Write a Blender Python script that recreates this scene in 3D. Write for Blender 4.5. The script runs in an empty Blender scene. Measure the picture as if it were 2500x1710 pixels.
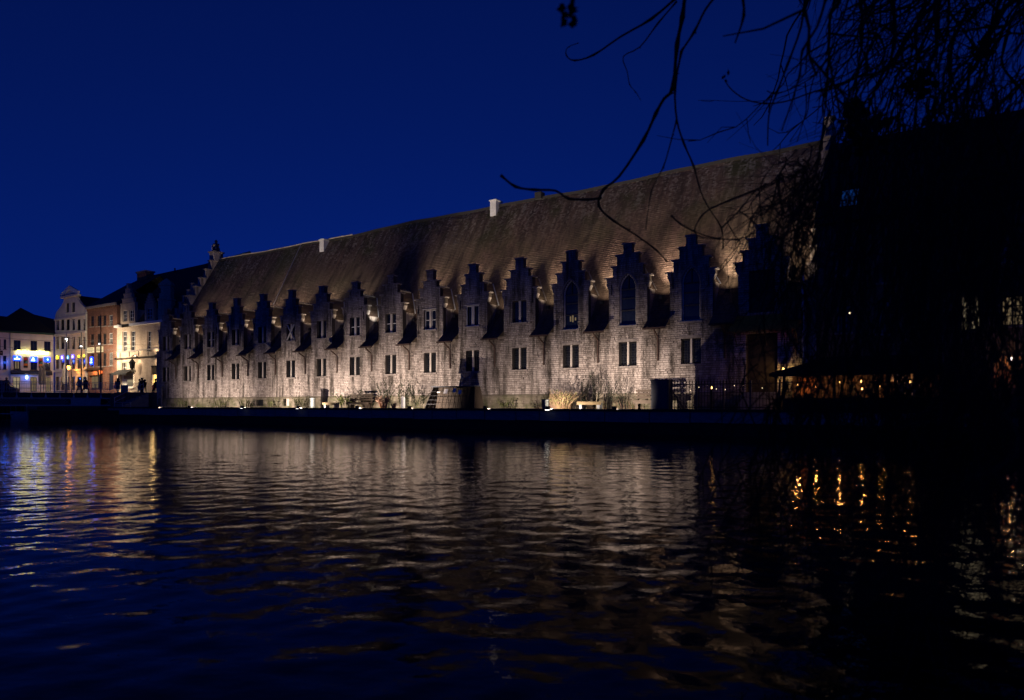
import bpy, bmesh, math, random
import numpy as np
from mathutils import Vector, Matrix

R = random.Random(7)
sc = bpy.context.scene
C = sc.collection
F = 1640.0            # focal length of the lens in pixels of the 2500 px wide photograph
HY, CX = 988.0, 1250.0
ZC = 1.65             # eye height above the water

# ------------------------------------------------------------------ camera, sky, exposure
cam_d = bpy.data.cameras.new('camera')
cam = bpy.data.objects.new('camera', cam_d); C.objects.link(cam)
cam.location = (0, 0, ZC); cam.rotation_euler = (math.pi/2, 0, 0)
cam_d.sensor_width = 36.0; cam_d.sensor_fit = 'HORIZONTAL'
cam_d.lens = F/2500*36
cam_d.shift_y = (HY-855)/2500
cam_d.clip_start = 0.1; cam_d.clip_end = 3000
cam_d.dof.use_dof = True; cam_d.dof.focus_distance = 45; cam_d.dof.aperture_fstop = 1.5
sc.camera = cam

world = bpy.data.worlds.new('World'); sc.world = world
world.use_nodes = True
nt = world.node_tree; nt.nodes.clear()
sky = nt.nodes.new('ShaderNodeTexSky'); sky.sky_type = 'NISHITA'
sky.sun_disc = False
sky.sun_elevation = math.radians(1.2); sky.sun_rotation = math.radians(180)
sky.ozone_density = 4.0; sky.air_density = 1.0; sky.dust_density = 0.3
lum = nt.nodes.new('ShaderNodeRGBToBW')
tint = nt.nodes.new('ShaderNodeMix'); tint.data_type = 'RGBA'; tint.blend_type = 'MULTIPLY'
tint.inputs[0].default_value = 1.0; tint.inputs[7].default_value = (.015, .150, 1.75, 1)      # deep blue-hour hue
bg = nt.nodes.new('ShaderNodeBackground'); bg.inputs['Strength'].default_value = 0.15
wo = nt.nodes.new('ShaderNodeOutputWorld')
nt.links.new(sky.outputs[0], lum.inputs[0]); nt.links.new(lum.outputs[0], tint.inputs[6]); nt.links.new(tint.outputs[2], bg.inputs[0]); nt.links.new(bg.outputs[0], wo.inputs[0])

sc.view_settings.view_transform = 'Standard'; sc.view_settings.look = 'None'
sc.view_settings.exposure = 0.0; sc.view_settings.gamma = 1.0; sc.view_settings.use_curve_mapping = False
sc.render.engine = 'CYCLES'
sc.cycles.max_bounces = 5; sc.cycles.diffuse_bounces = 2; sc.cycles.glossy_bounces = 3
sc.cycles.transmission_bounces = 2; sc.cycles.caustics_reflective = False; sc.cycles.caustics_refractive = False
sc.cycles.sample_clamp_indirect = 3.0

# ------------------------------------------------------------------ materials
def nodes_of(name):
    m = bpy.data.materials.new(name); m.use_nodes = True
    t = m.node_tree; t.nodes.clear()
    out = t.nodes.new('ShaderNodeOutputMaterial'); b = t.nodes.new('ShaderNodeBsdfPrincipled')
    t.links.new(b.outputs[0], out.inputs[0])
    return m, t, b

class NT:
    """small wrapper to write node graphs"""
    def __init__(s, t): s.t = t
    def n(s, kind, **kw):
        x = s.t.nodes.new(kind)
        for k, v in kw.items():
            if hasattr(x, k): setattr(x, k, v)
            else: x.inputs[k].default_value = v
        return x
    def l(s, a, b): s.t.links.new(a, b)
    def coord(s, scale=(1,1,1), which='Object'):
        tc = s.n('ShaderNodeTexCoord'); mp = s.n('ShaderNodeMapping'); mp.inputs['Scale'].default_value = scale
        s.l(tc.outputs[which], mp.inputs[0]); return mp.outputs[0]
    def noise(s, vec, scale, detail=4, rough=.6):
        x = s.n('ShaderNodeTexNoise'); x.inputs['Scale'].default_value = scale
        x.inputs['Detail'].default_value = detail; x.inputs['Roughness'].default_value = rough
        s.l(vec, x.inputs['Vector']); return x.outputs['Fac']
    def ramp(s, fac, lo, hi, a=0., b=1.):
        x = s.n('ShaderNodeMapRange'); x.inputs[1].default_value = lo; x.inputs[2].default_value = hi
        x.inputs[3].default_value = a; x.inputs[4].default_value = b
        s.l(fac, x.inputs[0]); return x.outputs[0]
    def mix(s, fac, a, b, mode='MIX'):
        x = s.n('ShaderNodeMix', data_type='RGBA', blend_type=mode)
        if isinstance(fac, float): x.inputs[0].default_value = fac
        else: s.l(fac, x.inputs[0])
        for i, v in ((6, a), (7, b)):
            if isinstance(v, (tuple, list)): x.inputs[i].default_value = (*v[:3], 1)
            else: s.l(v, x.inputs[i])
        return x.outputs[2]
    def math(s, op, a, b=0.5):
        x = s.n('ShaderNodeMath', operation=op)
        for i, v in ((0, a), (1, b)):
            if isinstance(v, (int, float)): x.inputs[i].default_value = v
            else: s.l(v, x.inputs[i])
        return x.outputs[0]
    def bump(s, h, b, strength=.4, dist=.02):
        x = s.n('ShaderNodeBump'); x.inputs['Strength'].default_value = strength; x.inputs['Distance'].default_value = dist
        s.l(h, x.inputs['Height']); s.l(x.outputs[0], b.inputs['Normal'])

def mat(name, a, b=None, scale=3.0, rough=.8, metal=0., bump=.0, stretch=(1,1,1), spec=.3):
    m, t, p = nodes_of(name); g = NT(t)
    b = b or tuple(x*.6 for x in a)
    v = g.coord(stretch)
    f = g.ramp(g.noise(v, scale, 6), .3, .7)
    g.l(g.mix(f, a, b), p.inputs['Base Color'])
    p.inputs['Roughness'].default_value = rough; p.inputs['Metallic'].default_value = metal
    p.inputs['Specular IOR Level'].default_value = spec
    if bump: g.bump(g.noise(v, scale*8, 5), p, bump)
    return m

def emit(name, col, strength):
    m = bpy.data.materials.new(name); m.use_nodes = True
    t = m.node_tree; t.nodes.clear()
    o = t.nodes.new('ShaderNodeOutputMaterial'); e = t.nodes.new('ShaderNodeEmission')
    e.inputs[0].default_value = (*col, 1); e.inputs[1].default_value = strength
    t.links.new(e.outputs[0], o.inputs[0]); return m

def m_stone(name, light, dark, stain=.75, moss=0.0, patch=.0):
    m, t, p = nodes_of(name); g = NT(t)
    at = g.n('ShaderNodeAttribute', attribute_name='tone')
    v = g.coord()
    streak = g.noise(g.coord((1.5, 1.5, .14)), 1.2, 7, .68)
    blot = g.noise(v, .42, 6, .62)
    mid = g.noise(v, 1.7, 6, .7)
    fine = g.noise(v, 13, 5, .7)
    c = g.mix(at.outputs['Fac'], dark, light)
    if patch:
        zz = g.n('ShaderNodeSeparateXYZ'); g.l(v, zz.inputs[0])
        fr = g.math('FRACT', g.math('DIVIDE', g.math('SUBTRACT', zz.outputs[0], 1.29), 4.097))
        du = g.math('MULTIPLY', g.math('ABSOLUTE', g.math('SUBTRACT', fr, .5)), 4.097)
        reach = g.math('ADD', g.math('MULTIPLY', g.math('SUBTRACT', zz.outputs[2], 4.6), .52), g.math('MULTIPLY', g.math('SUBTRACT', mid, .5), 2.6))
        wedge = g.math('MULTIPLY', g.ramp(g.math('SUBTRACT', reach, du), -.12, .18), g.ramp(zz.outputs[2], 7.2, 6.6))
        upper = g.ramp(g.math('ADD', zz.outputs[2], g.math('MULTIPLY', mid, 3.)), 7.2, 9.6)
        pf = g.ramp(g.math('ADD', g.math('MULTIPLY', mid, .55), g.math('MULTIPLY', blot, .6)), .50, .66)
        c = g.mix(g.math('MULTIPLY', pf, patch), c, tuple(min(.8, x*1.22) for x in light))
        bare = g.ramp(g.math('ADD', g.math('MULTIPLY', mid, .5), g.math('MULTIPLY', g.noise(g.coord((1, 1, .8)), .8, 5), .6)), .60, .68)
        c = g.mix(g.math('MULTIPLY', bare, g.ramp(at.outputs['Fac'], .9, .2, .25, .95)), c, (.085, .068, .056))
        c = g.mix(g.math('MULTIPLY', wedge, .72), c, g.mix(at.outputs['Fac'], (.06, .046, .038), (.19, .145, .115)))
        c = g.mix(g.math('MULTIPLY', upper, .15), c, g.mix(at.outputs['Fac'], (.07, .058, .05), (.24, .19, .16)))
    c = g.mix(g.ramp(fine, .3, .72, 0., .5), c, tuple(x*.5 for x in dark))
    grime = g.math('MULTIPLY', g.ramp(streak, .42, .60), g.ramp(blot, .36, .54, .25, 1.))
    c = g.mix(g.math('MULTIPLY', grime, stain), c, (.035, .029, .024))
    if moss:
        z = g.n('ShaderNodeSeparateXYZ'); g.l(v, z.inputs[0])
        f = g.math('MULTIPLY', g.ramp(z.outputs[2], 3.2, 1.6), g.ramp(g.noise(v, 1.1, 5), .42, .62))
        c = g.mix(g.math('MULTIPLY', f, moss), c, (.05, .06, .02))
    g.l(c, p.inputs['Base Color']); p.inputs['Roughness'].default_value = .92
    p.inputs['Specular IOR Level'].default_value = .15
    g.bump(g.noise(v, 26, 5, .7), p, .6, .025)
    return m

def m_roof():
    m, t, p = nodes_of('clay_tile_roof'); g = NT(t)
    v = g.coord()
    # u runs along the eaves, z up; single tiles get their own tone
    sep = g.n('ShaderNodeSeparateXYZ'); g.l(v, sep.inputs[0])
    row = g.math('FLOOR', g.math('MULTIPLY', sep.outputs[2], 8.6))
    col = g.math('FLOOR', g.math('ADD', g.math('MULTIPLY', sep.outputs[0], 5.5), g.math('MULTIPLY', row, .5)))
    cb = g.n('ShaderNodeCombineXYZ'); g.l(row, cb.inputs[0]); g.l(col, cb.inputs[1])
    wn = g.n('ShaderNodeTexWhiteNoise', noise_dimensions='2D'); g.l(cb.outputs[0], wn.inputs['Vector'])
    c = g.mix(wn.outputs['Value'], (.080, .051, .040), (.152, .103, .080))
    big = g.noise(g.coord((.5, .5, .5)), .35, 4)
    c = g.mix(g.ramp(big, .4, .65), c, (.140, .108, .074))
    st = g.noise(g.coord((1.6, .35, .22)), 1.0, 6, .65)
    c = g.mix(g.ramp(st, .44, .66, 0, .85), c, (.042, .028, .023))
    # moss and pale lichen high on the slope
    hi = g.ramp(sep.outputs[2], 11.5, 17.5)
    moss = g.math('MULTIPLY', hi, g.ramp(g.noise(g.coord((.6, .6, .5)), .45, 5), .47, .60))
    c = g.mix(g.math('MULTIPLY', moss, .8), c, (.055, .062, .018))
    li = g.math('MULTIPLY', g.ramp(sep.outputs[2], 14.0, 18.2), g.ramp(g.noise(g.coord((2.2, .5, .30)), 1.2, 7, .7), .45, .58))
    li = g.math('MULTIPLY', li, g.ramp(wn.outputs['Value'], .25, .8))
    c = g.mix(g.math('MULTIPLY', li, .5), c, (.42, .40, .32))
    g.l(c, p.inputs['Base Color']); p.inputs['Roughness'].default_value = .85
    p.inputs['Specular IOR Level'].default_value = .2
    g.bump(wn.outputs['Value'], p, .5, .015)
    return m

def m_brick(name, a, b, mortar, sx=4.2, stain=.4):
    m, t, p = nodes_of(name); g = NT(t)
    tc = g.n('ShaderNodeTexCoord'); sep = g.n('ShaderNodeSeparateXYZ'); g.l(tc.outputs['Object'], sep.inputs[0])
    cb = g.n('ShaderNodeCombineXYZ'); g.l(g.math('ADD', sep.outputs[0], sep.outputs[1]), cb.inputs[0]); g.l(sep.outputs[2], cb.inputs[1])
    br = g.n('ShaderNodeTexBrick'); g.l(cb.outputs[0], br.inputs['Vector'])
    br.inputs['Color1'].default_value = (*a, 1); br.inputs['Color2'].default_value = (*b, 1); br.inputs['Mortar'].default_value = (*mortar, 1)
    br.inputs['Scale'].default_value = sx; br.inputs['Mortar Size'].default_value = .03
    br.inputs['Brick Width'].default_value = 1.4; br.inputs['Row Height'].default_value = .5
    v = g.coord()
    c = g.mix(g.ramp(g.noise(g.coord((1, 1, .3)), .9, 6), .45, .75, 0, stain), br.outputs['Color'], (.03, .02, .015))
    c = g.mix(g.ramp(g.noise(v, 3., 5), .3, .7, 0, .35), c, tuple(x*1.25 for x in b))
    g.l(c, p.inputs['Base Color']); p.inputs['Roughness'].default_value = .9; p.inputs['Specular IOR Level'].default_value = .15
    g.bump(br.outputs['Fac'], p, -.4, .02)
    return m

def m_glass(name, col=(.006, .008, .012), rough=.06):
    m, t, p = nodes_of(name); g = NT(t)
    v = g.coord((1, 1, 1))
    g.l(g.mix(g.ramp(g.noise(v, 1.3, 2), .35, .65), col, tuple(x*2.2 for x in col)), p.inputs['Base Color'])
    p.inputs['Roughness'].default_value = rough; p.inputs['Specular IOR Level'].default_value = .6
    g.bump(g.noise(v, 2.2, 2), p, .12, .02)
    return m

def m_water():
    m, t, p = nodes_of('river_water'); g = NT(t)
    p.inputs['Base Color'].default_value = (.0012, .0018, .0028, 1)
    p.inputs['Roughness'].default_value = .015; p.inputs['IOR'].default_value = 1.25
    v = g.coord((1, 1.5, 1))
    h = g.math('ADD', g.noise(v, 4.6, 3, .55), g.math('MULTIPLY', g.noise(v, 1.5, 2, .5), .9))
    g.bump(h, p, .07, .08)
    return m

M = {}
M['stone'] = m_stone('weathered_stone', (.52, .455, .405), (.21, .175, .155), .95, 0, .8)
M['plinth'] = m_stone('mossy_plinth_stone', (.36, .31, .24), (.17, .145, .105), .6, .8)
M['mortar'] = m_stone('stone_mortar', (.13, .105, .088), (.075, .062, .052))
M['coping'] = mat('coping_stone', (.30, .26, .23), (.14, .12, .11), 4, .9, bump=.4)
M['roof'] = m_roof()
M['lead'] = mat('lead_sheet', (.42, .43, .46), (.28, .29, .31), 5, .5)
M['white'] = mat('white_paint', (.78, .77, .74), (.6, .59, .56), 2, .6)
M['offwhite'] = mat('cream_render', (.66, .60, .50), (.50, .44, .36), 1.2, .9, bump=.2, stretch=(1, 1, .4))
M['cafewall'] = mat('white_render', (.72, .69, .63), (.58, .55, .50), 1.2, .9, bump=.2, stretch=(1, 1, .4))
M['housebrick'] = m_brick('red_brown_brick', (.20, .085, .052), (.12, .055, .038), (.25, .20, .16), 3.6, .6)
M['housestone'] = m_brick('pale_house_brick', (.50, .40, .30), (.40, .31, .23), (.22, .17, .13), 3.6, .5)
M['darkbrick'] = m_brick('dark_brick', (.10, .07, .06), (.07, .05, .045), (.09, .08, .07), 4.2)
M['orangebrick'] = m_brick('orange_brick', (.40, .19, .085), (.30, .13, .06), (.22, .15, .1), 4.2)
M['slate'] = mat('dark_roof_slate', (.02, .02, .022), (.011, .011, .013), 5, .7, bump=.3)
M['iron'] = mat('dark_iron', (.022, .022, .025), (.012, .012, .013), 9, .55, .4)
M['rail'] = mat('grey_painted_steel', (.42, .43, .44), (.28, .29, .30), 6, .5, .2)
M['rust'] = mat('rusty_pipe', (.07, .04, .03), (.04, .025, .02), 8, .8)
M['girder'] = mat('grey_girder_paint', (.46, .45, .43), (.30, .30, .29), 5, .7)
M['concrete'] = mat('quay_concrete', (.20, .21, .215), (.12, .125, .13), 2.2, .85, bump=.3, stretch=(1, 1, 3))
M['quaydark'] = mat('wet_quay_brick', (.022, .02, .018), (.01, .01, .009), 3, .8, bump=.4)
M['paving'] = mat('cobble_paving', (.10, .09, .08), (.06, .055, .05), 6, .9, bump=.5)
M['earth'] = mat('planting_earth', (.06, .045, .03), (.035, .028, .02), 5, .95, bump=.5)
M['glass'] = m_glass('dark_window_glass')
M['skyglass'] = m_glass('roof_window_glass', (.01, .012, .016), .03)
M['sash'] = mat('white_sash', (.62, .60, .56), (.5, .48, .45), 4, .6)
M['mull'] = mat('stone_mullion', (.52, .47, .41), (.40, .35, .30), 5, .9, bump=.3)
M['frame'] = mat('dark_window_frame', (.035, .03, .028), (.02, .018, .017), 6, .7)
M['wood'] = mat('bench_timber', (.12, .085, .036), (.075, .053, .026), 3, .8, bump=.4, stretch=(1, 8, 8))
M['darkwood'] = mat('dark_timber', (.045, .032, .022), (.028, .02, .014), 3, .8, bump=.4)
M['bark'] = mat('wet_bark', (.012, .010, .009), (.006, .005, .005), 20, .9, bump=.4)
M['grassdry'] = mat('dry_grass', (.27, .165, .12), (.17, .11, .075), 9, .9)
M['twigred'] = mat('reddish_stems', (.19, .11, .075), (.15, .12, .05), 6, .9)
M['leaf'] = mat('shrub_leaf', (.085, .095, .022), (.05, .065, .018), 7, .8)
M['leafdark'] = mat('dark_leaf', (.03, .04, .014), (.015, .022, .009), 7, .8)
M['darkcloth'] = mat('dark_coat', (.016, .016, .02), (.01, .01, .012), 9, .9)
M['jeans'] = mat('navy_trousers', (.03, .035, .055), (.02, .022, .03), 9, .9)
M['teal'] = mat('teal_jacket', (.05, .20, .24), (.03, .12, .16), 6, .8)
M['red'] = mat('red_jumper', (.50, .05, .03), (.35, .03, .02), 6, .8)
M['skin'] = mat('skin', (.45, .28, .20), (.38, .23, .16), 9, .6)
M['parasol'] = mat('folded_parasol_canvas', (.36, .31, .27), (.22, .19, .17), 4, .9, stretch=(4, 4, .6))
M['navy'] = mat('navy_awning', (.012, .014, .03), (.008, .009, .018), 5, .8)
M['orangecanvas'] = mat('orange_awning', (.75, .22, .03), (.55, .15, .02), 3, .8, stretch=(3, 1, 1))
M['blackcanvas'] = mat('black_canvas', (.012, .012, .013), (.007, .007, .008), 3, .85)
M['green'] = mat('green_gutter', (.02, .075, .045), (.015, .05, .03), 4, .6)
M['boat'] = mat('white_boat_paint', (.80, .78, .75), (.66, .64, .62), 3, .5)
M['bin'] = mat('galvanised_bin', (.17, .19, .18), (.11, .12, .115), 5, .5, .3)
M['binholes'] = mat('dark_bin_holes', (.02, .025, .02), (.01, .012, .01), 5, .8)
M['bluegrey'] = mat('blue_grey_steel', (.06, .066, .08), (.04, .044, .052), 4, .6)
M['paper'] = mat('paper_notice', (.75, .73, .70), (.65, .63, .6), 4, .9)
M['signframe'] = mat('sign_black', (.015, .014, .014), None, 4, .6)
M['posterorange'] = mat('poster_orange', (.75, .22, .03), (.6, .16, .02), 6, .7)
M['postergreen'] = mat('poster_green', (.03, .12, .06), (.10, .30, .28), 5, .7)
M['posterred'] = mat('poster_red', (.45, .05, .03), (.3, .03, .02), 6, .7)
M['water'] = m_water()
E = {
 'neon': emit('cream_neon', (1.0, .90, .24), 12.0),
 'blue': emit('blue_sign_glow', (.006, .035, 1.0), 7.0),
 'bluewhite': emit('white_blue_sign', (.40, .62, 1.0), 5.0),
 'violet': emit('violet_sign_glow', (.16, .09, 1.0), 5.0),
 'yellow': emit('yellow_sign_glow', (1.0, .66, .03), 4.5),
 'teal': emit('pale_blue_sign', (.12, .45, 1.0), 2.0),
 'cream': emit('lit_cream_panel', (1.0, .78, .42), .95),
 'warmwin': emit('warm_lit_room', (1.0, .58, .14), 3.0),
 'palewin': emit('pale_lit_room', (1.0, .80, .50), .30),
 'dimwin': emit('dim_lit_room', (1.0, .72, .40), .16),
 'orange': emit('orange_lamp_glow', (1.0, .34, .03), 22.0),
 'redneon': emit('orange_red_neon', (1.0, .18, .04), 3.0),
 'white': emit('white_lamp_glow', (1.0, .95, .88), 5.0),
 'bulb': emit('warm_bulb_glow', (1.0, .50, .15), 6.0),
 'bulbsmall': emit('tiny_bulb_glow', (1.0, .72, .42), 3.0),
 'bluewin': emit('blue_pane_glow', (.008, .065, .34), .32),
 'whitesm': emit('small_white_light', (.9, .95, 1.0), 2.5),
}

# ------------------------------------------------------------------ mesh helpers
class MB:
    def __init__(s): s.v = []; s.f = []; s.m = []; s.t = []
    def add(s, vs, fs, mi=0, tone=.5):
        o = len(s.v); s.v += [tuple(map(float, p)) for p in vs]
        for f in fs: s.f.append(tuple(i+o for i in f)); s.m.append(mi); s.t.append(tone)
        return s
    def box(s, x0, x1, y0, y1, z0, z1, mi=0, tone=.5, skip=()):
        vs = [(x0,y0,z0),(x1,y0,z0),(x1,y1,z0),(x0,y1,z0),(x0,y0,z1),(x1,y0,z1),(x1,y1,z1),(x0,y1,z1)]
        fs = {'b':(0,3,2,1),'t':(4,5,6,7),'f':(0,1,5,4),'r':(1,2,6,5),'k':(2,3,7,6),'l':(3,0,4,7)}
        return s.add(vs, [f for k, f in fs.items() if k not in skip], mi, tone)
    def bar(s, a, b, w, h=None, mi=0):
        """square bar between two points"""
        a, b = Vector(a), Vector(b); h = h or w
        d = (b-a).normalized(); up = Vector((0,0,1)) if abs(d.z) < .95 else Vector((0,1,0))
        x = d.cross(up).normalized()*w/2; y = x.cross(d).normalized()*h/2
        vs = [a-x-y, a+x-y, a+x+y, a-x+y, b-x-y, b+x-y, b+x+y, b-x+y]
        return s.add(vs, [(0,1,2,3),(7,6,5,4),(0,4,5,1),(1,5,6,2),(2,6,7,3),(3,7,4,0)], mi)
    def prism(s, poly, y0, y1, mi=0, tone=.5):
        """polygon in the x-z plane, extruded along y"""
        n = len(poly)
        vs = [(x, y0, z) for x, z in poly] + [(x, y1, z) for x, z in poly]
        fs = [tuple(range(n)), tuple(range(2*n-1, n-1, -1))] + [(i, i+n, (i+1) % n + n, (i+1) % n) for i in range(n)]
        return s.add(vs, fs, mi, tone)
    def tube(s, pts, rad, n=6, mi=0, cap=True):
        pts = [Vector(p) for p in pts]
        if not isinstance(rad, (list, tuple)): rad = [rad]*len(pts)
        o = len(s.v); ref = Vector((.31, .72, .62))
        for i, p in enumerate(pts):
            d = (pts[min(i+1, len(pts)-1)]-pts[max(i-1, 0)])
            if d.length < 1e-9: d = Vector((0,0,1))
            d.normalize()
            x = d.cross(ref)
            if x.length < .05: x = d.cross(Vector((1,0,0)))
            x.normalize(); y = d.cross(x)
            for k in range(n):
                a = 2*math.pi*k/n
                s.v.append(tuple(p+(x*math.cos(a)+y*math.sin(a))*rad[i]))
        for i in range(len(pts)-1):
            for k in range(n):
                a = o+i*n+k; b = o+i*n+(k+1) % n
                s.f.append((a, b, b+n, a+n)); s.m.append(mi); s.t.append(.5)
        if cap:
            s.f.append(tuple(o+k for k in reversed(range(n)))); s.m.append(mi); s.t.append(.5)
            e = o+(len(pts)-1)*n
            s.f.append(tuple(e+k for k in range(n))); s.m.append(mi); s.t.append(.5)
        return s
    def lathe(s, prof, c=(0,0,0), n=12, mi=0, sx=1., sy=1.):
        o = len(s.v)
        for r, z in prof:
            for k in range(n):
                a = 2*math.pi*k/n
                s.v.append((c[0]+r*sx*math.cos(a), c[1]+r*sy*math.sin(a), c[2]+z))
        for i in range(len(prof)-1):
            for k in range(n):
                a = o+i*n+k; b = o+i*n+(k+1) % n
                s.f.append((a, b, b+n, a+n)); s.m.append(mi); s.t.append(.5)
        s.f.append(tuple(o+k for k in reversed(range(n)))); s.m.append(mi); s.t.append(.5)
        e = o+(len(prof)-1)*n
        s.f.append(tuple(e+k for k in range(n))); s.m.append(mi); s.t.append(.5)
        return s
    def mesh(s, name, mats, smooth=False, tone=False):
        me = bpy.data.meshes.new(name)
        me.from_pydata(s.v, [], s.f)
        for x in (mats if isinstance(mats, (list, tuple)) else [mats]): me.materials.append(x)
        me.polygons.foreach_set('material_index', s.m)
        if smooth: me.polygons.foreach_set('use_smooth', [True]*len(s.f))
        if tone:
            a = me.attributes.new('tone', 'FLOAT', 'FACE'); a.data.foreach_set('value', s.t)
        me.update(); return me
    def build(s, name, mats, parent=None, smooth=False, tone=False, loc=None):
        o = bpy.data.objects.new(name, s.mesh(name, mats, smooth, tone)); C.objects.link(o)
        if parent is not None: o.parent = parent
        if loc is not None: o.location = loc
        return o

def tag(o, label=None, cat=None, group=None, kind=None):
    if label: o['label'] = label
    if cat: o['category'] = cat
    if group: o['group'] = group
    if kind: o['kind'] = kind
    return o
def empty(name, loc=(0,0,0), rz=0., label=None, cat=None, group=None):
    o = bpy.data.objects.new(name, None); C.objects.link(o)
    o.location = loc; o.rotation_euler = (0, 0, rz); o.empty_display_size = .3
    return tag(o, label, cat, group)
def inst(name, me, parent, loc=(0,0,0), rz=0., scale=None):
    o = bpy.data.objects.new(name, me); C.objects.link(o); o.parent = parent; o.location = loc; o.rotation_euler = (0,0,rz)
    if scale: o.scale = scale
    return o
def copy_tree(o, parent=None):
    c = o.copy(); C.objects.link(c); c.parent = parent
    for ch in list(o.children): copy_tree(ch, c)
    return c
def lamp(kind, name, loc, power, col, parent=None, aim=None, size=1.6, blend=.5, radius=.08):
    d = bpy.data.lights.new(name, kind); d.energy = power; d.color = col; d.shadow_soft_size = radius
    if kind == 'SPOT': d.spot_size = size; d.spot_blend = blend
    o = bpy.data.objects.new(name, d); C.objects.link(o)
    if parent is not None: o.parent = parent
    o.location = loc
    if aim is not None: o.rotation_euler = (Vector(aim)-Vector(loc)).to_track_quat('-Z', 'Y').to_euler()
    return o

def W(x, y, Y):
    """the point that shows at pixel x, y of the photograph, Y metres ahead"""
    return Vector(((x-CX)/F*Y, Y, ZC-(y-HY)/F*Y))

class Line:
    """a vertical plane on the plan: start point, heading; u along it"""
    def __init__(s, p, d): s.p = Vector(p); s.d = Vector(d).normalized(); s.rz = math.atan2(s.d.y, s.d.x)
    def u(s, x):
        t = (x-CX)/F                      # X = t*Y ; p.x+u d.x = t (p.y+u d.y)
        return (t*s.p.y-s.p.x)/(s.d.x-t*s.d.y)
    def Y(s, x): return s.p.y+s.u(x)*s.d.y
    def z(s, x, y): return ZC-(y-HY)*s.Y(x)/F
    def rect(s, x0, x1, y0, y1):
        xm = (x0+x1)/2
        return (s.u(x0), s.u(x1), s.z(xm, y1), s.z(xm, y0))

def wall_holes(mb, u0, u1, z0, z1, holes, y0=0., th=.35, mi=0, ends=True):
    """wall panel facing -y with rectangular openings and their reveals"""
    us = sorted({u0, u1, *[h[0] for h in holes], *[h[1] for h in holes]}); us = [u for u in us if u0-1e-6 <= u <= u1+1e-6]
    zs = sorted({z0, z1, *[h[2] for h in holes], *[h[3] for h in holes]}); zs = [z for z in zs if z0-1e-6 <= z <= z1+1e-6]
    def inh(u, z): return any(h[0] < u < h[1] and h[2] < z < h[3] for h in holes)
    y1 = y0+th
    for i in range(len(us)-1):
        j = 0
        while j < len(zs)-1:
            um = (us[i]+us[i+1])/2
            if inh(um, (zs[j]+zs[j+1])/2): j += 1; continue
            k = j
            while k+1 < len(zs)-1 and not inh(um, (zs[k+1]+zs[k+2])/2): k += 1
            a, b, c, d = us[i], us[i+1], zs[j], zs[k+1]
            mb.add([(a,y0,c),(b,y0,c),(b,y0,d),(a,y0,d)], [(0,1,2,3)], mi)
            j = k+1
    for (a, b, c, d) in holes:
        mb.add([(a,y0,c),(a,y1,c),(a,y1,d),(a,y0,d)], [(0,1,2,3)], mi)
        mb.add([(b,y0,c),(b,y1,c),(b,y1,d),(b,y0,d)], [(3,2,1,0)], mi)
        mb.add([(a,y0,c),(b,y0,c),(b,y1,c),(a,y1,c)], [(0,1,2,3)], mi)
        mb.add([(a,y0,d),(b,y0,d),(b,y1,d),(a,y1,d)], [(3,2,1,0)], mi)
    mb.add([(u0,y1,z0),(u1,y1,z0),(u1,y1,z1),(u0,y1,z1)], [(3,2,1,0)], mi)
    if ends:
        mb.add([(u0,y0,z0),(u0,y1,z0),(u0,y1,z1),(u0,y0,z1)], [(3,2,1,0)], mi)
        mb.add([(u1,y0,z0),(u1,y1,z0),(u1,y1,z1),(u1,y0,z1)], [(0,1,2,3)], mi)
        mb.add([(u0,y0,z1),(u1,y0,z1),(u1,y1,z1),(u0,y1,z1)], [(0,1,2,3)], mi)
    return mb
def smooth_path(pts, sub=4):
    P = [Vector(p) for p in pts]; out = []
    for i in range(len(P)-1):
        a, b, c, d = P[max(i-1,0)], P[i], P[i+1], P[min(i+2, len(P)-1)]
        for k in range(sub):
            t = k/sub
            out.append(.5*((2*b)+(c-a)*t+(2*a-5*b+4*c-d)*t*t+(3*b-a-3*c+d)*t**3))
    out.append(P[-1]); return out

# ================================================================== the setting
HALL = Line((-38.2, 72.73), (.8352, -.5500))
RZ = HALL.rz
GZ = 1.35                                   # promenade level
def hall_to_world(u, w, z):
    d = HALL.d
    return Vector((HALL.p.x+u*d.x-w*d.y, HALL.p.y+u*d.y+w*d.x, z))

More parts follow.
